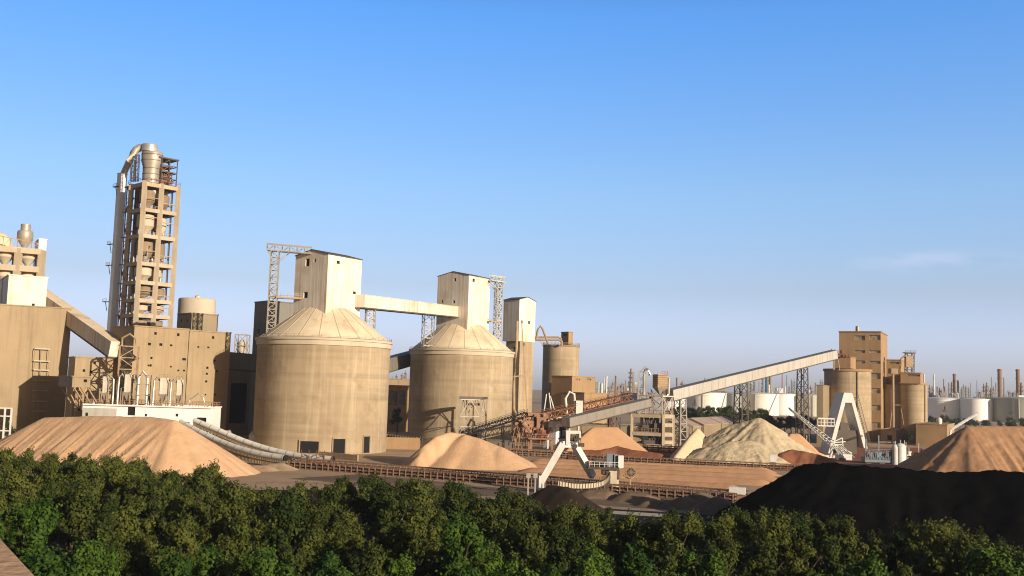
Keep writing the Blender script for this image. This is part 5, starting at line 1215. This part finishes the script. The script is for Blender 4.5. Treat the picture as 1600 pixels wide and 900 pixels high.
stack('refinery_column', 'wide short white vessel in the white cluster', 'refinery column', 939.4, 599, 4.6, 1280, 'far_white', 'thin')
stack('refinery_column', 'short slim white column leftmost in the white cluster', 'refinery column', 934.8, 597, 1.8, 1290, 'far_white', 'thin')
stack('refinery_column', 'dark brown stack just right of the transfer tower', 'refinery column', 1057, 590, 2.8, 1200, 'far_rust')
stack('refinery_column', 'white capped column right of the dark brown stack', 'refinery column', 1066, 595, 4.8, 1200, 'far', 'tower')
stack('refinery_column', 'slim tan column showing over the long gallery', 'refinery column', 1101, 590.5, 2, 1400, 'far', 'thin')
stack('refinery_column', 'blue refinery column under the long gallery', 'refinery column', 1197.5, 583, 4.2, 1350, 'far_blue')
stack('refinery_column', 'fat tan column right of the blue column', 'refinery column', 1203.5, 583, 5.6, 1340, 'far')
stack('refinery_column', 'short fat tan column before the blue column', 'refinery column', 1201, 601, 3, 1300, 'far_white')
stack('radio_mast', 'red and pale lattice mast under the long gallery', 'mast', 1222, 582, 1.6, 1700, 'far_red', 'lattice')
stack('radio_mast', 'grey lattice mast right of the red mast', 'mast', 1229, 586, 1.4, 1700, 'far_grey', 'lattice')
stack('radio_mast', 'grey lattice mast right of the left brown chimney', 'mast', 1569.3, 590, 1.6, 1600, 'far_grey', 'lattice')
stack('radio_mast', 'grey lattice mast left of the left brown chimney', 'mast', 1550, 589, 1.3, 1700, 'far_grey', 'lattice')
for x, y, w_, Y, m, k in ((1168, 594, 3, 1400, 'far', 'tower'), (1173, 596, 2.4, 1400, 'far_grey', 'tower'), (1178, 592, 2, 1450, 'far', 'tower'), (1186, 596, 1.6, 1450, 'far', 'thin'), (1191, 586, 2, 1400, 'far_grey', 'tower'),
        (1237, 591.5, 1.8, 2100, 'far_grey', 'tower'), (1241, 592, 1.8, 2100, 'far_grey', 'tower'), (1245, 603, 2, 2100, 'far_grey', 'tower'), (1227, 603, 2, 1500, 'far_white', 'thin'), (1233, 601, 1.6, 2000, 'far_grey', 'tower'), (1267, 602, 3, 1500, 'far', 'tower'), (1274, 598, 2.2, 1500, 'far_rust', 'thin'), (1282, 592, 1.8, 2100, 'far_grey', 'tower'), (1285, 592.5, 1.8, 2100, 'far_grey', 'tower'), (1279, 603, 2, 2000, 'far_grey', 'tower'),
        (1453, 601, 3, 1400, 'far', 'tower'), (1457, 603, 3, 1400, 'far_rust', 'tower'), (1465, 604, 2.4, 1400, 'far_rust', 'thin'), (1469, 606, 3, 1400, 'far', 'thin'), (1475, 592, 1.4, 1600, 'far_rust', 'thin'), (1477, 604, 3, 1400, 'far_grey', 'thin'), (1483.5, 598, 2.2, 1500, 'far', 'thin'), (1488, 596, 4, 1600, 'far', 'tower'),
        (1503, 605, 3, 2300, 'far_grey', 'tower'), (1506, 600, 2.4, 2300, 'far_grey', 'tower'), (1510, 602, 3, 2300, 'far_grey', 'tower'), (1514, 604, 2, 2300, 'far_grey', 'tower'), (1517, 598, 1, 2400, 'far_grey', 'lattice'), (1527, 594, 1, 2400, 'far_grey', 'lattice'), (1538, 599, 3, 1450, 'far', 'tower'), (1542.5, 597, 3.6, 1420, 'far', 'tower'), (1549, 606, 3.4, 1400, 'far_rust', 'tower'), (1553, 603, 3, 1400, 'far', 'tower'), (1557, 598, 2, 1800, 'far_grey', 'thin'), (1597, 597, 5, 1350, 'far', 'tower'),
        (612, 588, 2.4, 1300, 'far', 'tower'), (618, 584, 2, 1300, 'far_rust', 'tower'), (627, 582, 3, 1300, 'far', 'tower'), (632, 578, 2.6, 1300, 'far', 'tower'), (991, 604, 3, 1300, 'far', 'thin'), (980, 606, 3, 1250, 'far_white', 'thin'), (1001, 608, 1.8, 1500, 'far', 'thin')):
    lab = {'far': 'tan', 'far_grey': 'grey', 'far_rust': 'brown', 'far_white': 'white'}[m] + {'tower': ' refinery tower with platforms', 'thin': ' plain refinery stack', 'lattice': ' distant lattice mast'}[k]
    where = 'between the two silos' if x < 700 else 'left of the transfer tower' if x < 1010 else 'under the long gallery, left part' if x < 1215 else 'under the long gallery, right part' if x < 1300 else 'above the white emblem tank' if x < 1500 else 'in the far group above the plain white tank' if x < 1530 else 'near the brown chimney pair'
    stack('refinery_stack', lab + ' ' + where, 'refinery stack', x, y, w_, Y, m, k, 'refinery stacks on the skyline')
rr = random.Random(5)
for i in range(46):
    x = rr.choice((rr.uniform(905, 1010), rr.uniform(1090, 1300), rr.uniform(1440, 1600), rr.uniform(1440, 1600))); Y = rr.uniform(1350, 1900)
    b = at(x, Y); t = thing('plant_block', 'low %s refinery block %s' % (('tan', 'white', 'grey')[i % 3], 'left of the transfer tower' if x < 1020 else 'under the long gallery' if x < 1310 else 'above the right hand tanks'), 'plant block', b, 'low refinery blocks on the skyline')
    h = rr.uniform(25, 36); s = rr.uniform(8, 30); mb = MB(); mb.box(b, s, 12, h*.8); mb.box(b + V((s*.2, 0, h*.8)), s*.4, 8, h*.2); mb.build('block', ('far', 'far_white', 'far_grey')[i % 3], t)
    mb = MB()
    for k in range(5): mb.bar(b + V((rr.uniform(-s/2, s/2), -6.5, 0)), b + V((rr.uniform(-s/2, s/2), -6.5, h*rr.uniform(.9, 1.12))), .7)
    mb.tube(b + V((-s*.7, -7, h*.7)), b + V((s*.7, -7, h*.7)), .6, 6); mb.build('pipework', 'far_grey', t)
Bld('far_block', 'dark flat building beyond the grey sloping gallery', 'building', 996, 614.5, 900, 8, 1040, 614, 60, 'far_grey')

# ------------------------------------------------------------------ small tower between mill and dark block
b = at(371, 400); t = thing('steel_tower', 'small pale steel tower seen over the grey level gallery', 'tower', b); zt = ZP(371, 523, 400)
mb = MB(); mb.lattice(b, V((b.x, b.y, zt)), 4.6, 9, .3); mb.build('frame', 'steel', t)
mb = MB(); mb.lathe(b + UZ*(zt - 9), [(1, 0), (1.6, 2), (1.6, 6), (.6, 7)], 14); mb.build('vessel', 'rim', t, smooth=True)
for i, x in enumerate((349, 397)):
    b = at(x, 300); mb = MB(); mb.lathe(b, [(1.7, 0), (1.7, 4.2), (.9, 5.2), (.05, 5.3)], 18); mb.path([b + UZ*4.8, b + V((1.6, 0, 5.2)), b + V((2.6, 0, 3.2)), b + V((1.4, -1, .4))], .35, 8)
    tag(mb.build('small_vessel', 'duct', None, b, True), ['small grey vessel at the shaded foot of the mill extension', 'small grey vessel beside the nearer silo base'][i], 'vessel')
belt_conveyor('grey covered conveyor in shade left of the nearer silo', at(338, 302), at(398, 312), 2.4, 2.4, 2.2, 'steel')

# ------------------------------------------------------------------ rooftop at the bottom left corner
a = P(0, 845, 36.5); b = P(55, 900, 30.0); zr = (a.z + b.z)/2
d = V((b.x - a.x, b.y - a.y, 0)).normalized(); n = V((-d.y, d.x, 0)); n = n if n.x < 0 else -n
o = V((a.x, a.y, 0)) - d*14; o_roof, n_roof = o.copy(), n.copy()
t = thing('concrete_rooftop', 'pale concrete rooftop corner at the bottom left', 'building', o + n*8)
mb = MB(); mb.obox(o, d*34, n*22, UZ*(zr - .06)); mb.build('wall', 'conc_dark', t)
mb = MB(); mb.obox(o - n*.02 + UZ*(zr - .06), d*34, n*22.2, UZ*.06); mb.build('roof_slab', 'sand', t)
# ------------------------------------------------------------------ trees
def crown_mesh(seed, rx, rz, zc, puffs, leaves, ls):
    r = random.Random(seed); vs = []; fs = []
    def leaf(p, n, s):
        a = V((r.gauss(0, 1), r.gauss(0, 1), r.gauss(0, 1))); e = n.cross(a)
        if e.length < 1e-3: return
        e.normalize(); g = n.cross(e).normalized(); k = len(vs)
        vs.extend((p - e*s*.45, p + g*s*.7 - n*s*.15, p + e*s*.45, p - g*s*.7 - n*s*.15)); fs.append((k, k+1, k+2, k+3))
    for i in range(puffs):
        while True:
            u = V((r.gauss(0, 1), r.gauss(0, 1), r.gauss(0, 1)))
            if u.length > .1: u.normalize()
            if u.z > -.35: break
        f = r.uniform(.70, 1.0) if i > puffs*.2 else r.uniform(.1, .5)
        c = V((u.x*rx*f, u.y*rx*f, zc + u.z*rz*f)); pr = r.uniform(.45, .9)
        for k in range(int(leaves*pr)):
            n = V((r.gauss(0, 1), r.gauss(0, 1), r.gauss(0, 1) + .25)).normalized()
            q = c + V((n.x*pr, n.y*pr, n.z*pr*.95)) * r.uniform(.72, 1.04)
            nn = (n + V((r.gauss(0, .4), r.gauss(0, .4), r.gauss(0, .4) + .1))).normalized()
            leaf(q, nn, ls*r.uniform(.6, 1.3))
        for k in range(3):   # sprigs that break the outline
            dr = (u*.6 + V((r.gauss(0, .5), r.gauss(0, .5), r.uniform(.2, 1)))).normalized(); q = c + dr*pr
            for w_ in range(6): leaf(q + dr*w_*.1 + V((r.gauss(0, .07), r.gauss(0, .07), 0)), (dr + V((r.gauss(0, .8), r.gauss(0, .8), .2))).normalized(), ls*.9)
    return vs, fs
def trunk_mb(seed, h, rx):
    r = random.Random(seed); mb = MB(); top = V((r.uniform(-.3, .3), r.uniform(-.3, .3), h*.62))
    mb.path([V((0, 0, -.1)), top*.4 + V((.08, 0, 0)), top], .2, 8, .09)
    for k in range(7):
        a = 2*math.pi*k/7 + r.random(); s = top*r.uniform(.45, 1.0)
        mb.path([s, s + V((math.cos(a)*rx*.35, math.sin(a)*rx*.35, h*.1)), s + V((math.cos(a)*rx*.75, math.sin(a)*rx*.75, h*.24))], .08, 5, .02)
    return mb
PROTO = []
for i in range(7):
    h = (7.6, 8.4, 6.8, 8.8, 7.6, 8.0, 7.2)[i]; rx = (1.5, 1.25, 1.8, 1.35, 1.9, 1.2, 1.55)[i]; rz = h*.38
    vs, fs = crown_mesh(100 + i, rx, rz, h - rz - .2, 26, 230, .21)
    mes = []
    for nm in ('leaf', 'leaf_green', 'leaf_dark'):
        me = bpy.data.meshes.new('crown'); me.from_pydata(vs, [], fs); me.materials.append(M[nm]); mes.append(me)
    tm = trunk_mb(200 + i, h, rx); me = bpy.data.meshes.new('trunk'); me.from_pydata(tm.v, [], tm.f); me.materials.append(M['bark'])
    PROTO.append((mes, me, h))
def tree(x, y, kind, label, cat='tree', group=None, s=1., i=None, name='broadleaf_tree', sz=1.):
    i = rnd.randrange(len(PROTO)) if i is None else i; mes, tm, h = PROTO[i]
    t = thing(name, label, cat, (x, y, 0), group); t.rotation_euler.z = rnd.uniform(0, 6.28); t.scale = (s, s, s*sz)
    for nm, me in (('trunk', tm), ('crown', mes[kind])):
        o = bpy.data.objects.new(nm, me); COL.objects.link(o); o.parent = t
    return t
LINE = [(-200, 690), (0, 699), (90, 702), (150, 706), (220, 722), (300, 735), (330, 728), (360, 750), (430, 760), (490, 746), (620, 744), (680, 748), (740, 760), (800, 768), (845, 778), (900, 782), (930, 790), (1000, 802), (1060, 792), (1110, 806), (1160, 790), (1220, 800), (1300, 798), (1340, 818), (1400, 822), (1460, 812), (1520, 818), (1570, 850), (1700, 905)]
def lim(x):
    for (a, b), (c, d) in zip(LINE, LINE[1:]):
        if a <= x <= c: return b + (d-b)*(x-a)/(c-a)
    return 900
def pix(p):
    q = V(p) - cam_loc; z = q.dot(fwd); return CX + F*q.dot(rgt)/z, CY - F*q.dot(upv)/z
cnt = 0; placed = []
y = 55.
while y < 172:
    x = -y*.62
    while x < y*.62:
        tx, ty = x + rnd.uniform(-1.5, 1.5), y + rnd.uniform(-1.3, 1.3)
        i = rnd.randrange(7); s = rnd.uniform(.66, 1.2); h = PROTO[i][2]*s
        px, py = pix((tx, ty, h))
        if -60 < px < 1660 and py > lim(px) - rnd.uniform(0, 5) and py < 960:
            # keep clear of the rooftop
            if not (V((tx, ty, 0)) - V((o_roof.x, o_roof.y, 0))).dot(n_roof) > -2.6 if ty < 52 else True:
                near = ty < 84 + 6*NZ.noise((tx*.05, 3, 0))
                edge = py < lim(px) + 22
                if near: lab, grp, kd = 'bright green bushy tree in the nearest rows along the bottom', 'bright green trees of the nearest rows', 1
                elif edge: lab, grp, kd = 'olive green bushy tree on the far edge of the tree belt', 'olive trees on the far edge of the belt', 0
                else: lab, grp, kd = 'olive green bushy tree in the middle of the dense tree belt', 'olive trees in the middle of the belt', 0
                tree(tx, ty, kd, lab, 'tree', grp, s, i); cnt += 1
        x += 5.2
    y += 5.5
x = -30
while x < 1640:
    i = rnd.randrange(7); s = rnd.uniform(.85, 1.1); h = PROTO[i][2]*s; L_ = lim(x) + rnd.uniform(0, 9)
    q = at(x, (CAMH - h)*F/(L_ - hz(x)))
    tree(q.x, q.y, 0, 'olive green bushy tree on the far edge of the tree belt', 'tree', 'olive trees on the far edge of the belt', s, i); cnt += 1
    x += rnd.uniform(28, 52)
print('TREES', cnt)
# broad tree at the right end of the belt
q = at(1478, 92)
tree(q.x, q.y, 0, 'broad round olive tree standing apart at the right end of the belt', s=1.25, i=4)
for k, (x, Y, s, zz) in enumerate([(1052 + i*9.5, 610 + (i % 3)*22, 1.95, .72 + .15*((i*37) % 5)/5) for i in range(16)]):
    p = at(x, Y); tree(p.x, p.y, 2, 'dark green tree in the hedge before the cream oil tanks', 'tree', 'dark trees before the cream tanks', s, sz=zz)
for k, (x, Y, s) in enumerate([(1186 + i*10, 500 + (i % 2)*18, 1.7) for i in range(10)]):
    p = at(x, Y); tree(p.x, p.y, 2, 'dark shaded tree behind the yellow limestone and scraper boom', 'tree', 'dark trees behind the scraper boom', s, sz=.75)
for x, Y, s in ((1455, 760, 1.1), (1462, 770, .9), (1476, 760, 1.2), (1482, 770, .95), (1491, 720, 1.0), (1500, 730, .9), (1508, 740, 1.0), (1517, 720, 1.1), (1524, 730, .9), (1537, 740, .8), (1543, 730, 1.0), (1562, 740, .8), (1598, 700, 1.1), (1606, 700, 1.1)):
    p = at(x, Y); tree(p.x, p.y, 2, 'dark bushy tree in the row before the right hand oil tanks', 'tree', 'dark trees before the right tanks', s*1.35, sz=.8)
p = at(1580, 640); tree(p.x, p.y, 2, 'largest round dark tree before the grey green tank', s=1.5, i=4)
p = at(1420, 455); tree(p.x, p.y, 0, 'small round tree beside the low block near the tall tower', s=.75, i=2)
p = at(14, 262); tree(p.x, p.y, 2, 'small tree beside the white rack frame at the left edge', s=.9, i=1)
p = at(620, 400); tree(p.x, p.y, 2, 'dark tree in the gap between the two silos', s=1.4, i=0)

# ------------------------------------------------------------------ air
HAZE = 0.0001
if HAZE:
    mb = MB(); mb.obox((-2600, -300, -1), (5200, 0, 0), (0, 3300, 0), (0, 0, 131)); h = mb.build('haze', 'dark'); h['kind'] = 'stuff'
    bm = bmesh.new(); bm.from_mesh(h.data); bmesh.ops.recalc_face_normals(bm, faces=bm.faces); bm.to_mesh(h.data); bm.free()
    m = bpy.data.materials.new('haze'); m.use_nodes = True; m.node_tree.nodes.clear()
    ov = m.node_tree.nodes.new('ShaderNodeOutputMaterial'); pv = m.node_tree.nodes.new('ShaderNodeVolumePrincipled')
    pv.inputs['Color'].default_value = (.80, .84, .92, 1); pv.inputs['Density'].default_value = HAZE; pv.inputs['Anisotropy'].default_value = .2
    m.node_tree.links.new(pv.outputs[0], ov.inputs['Volume']); h.data.materials.clear(); h.data.materials.append(m)
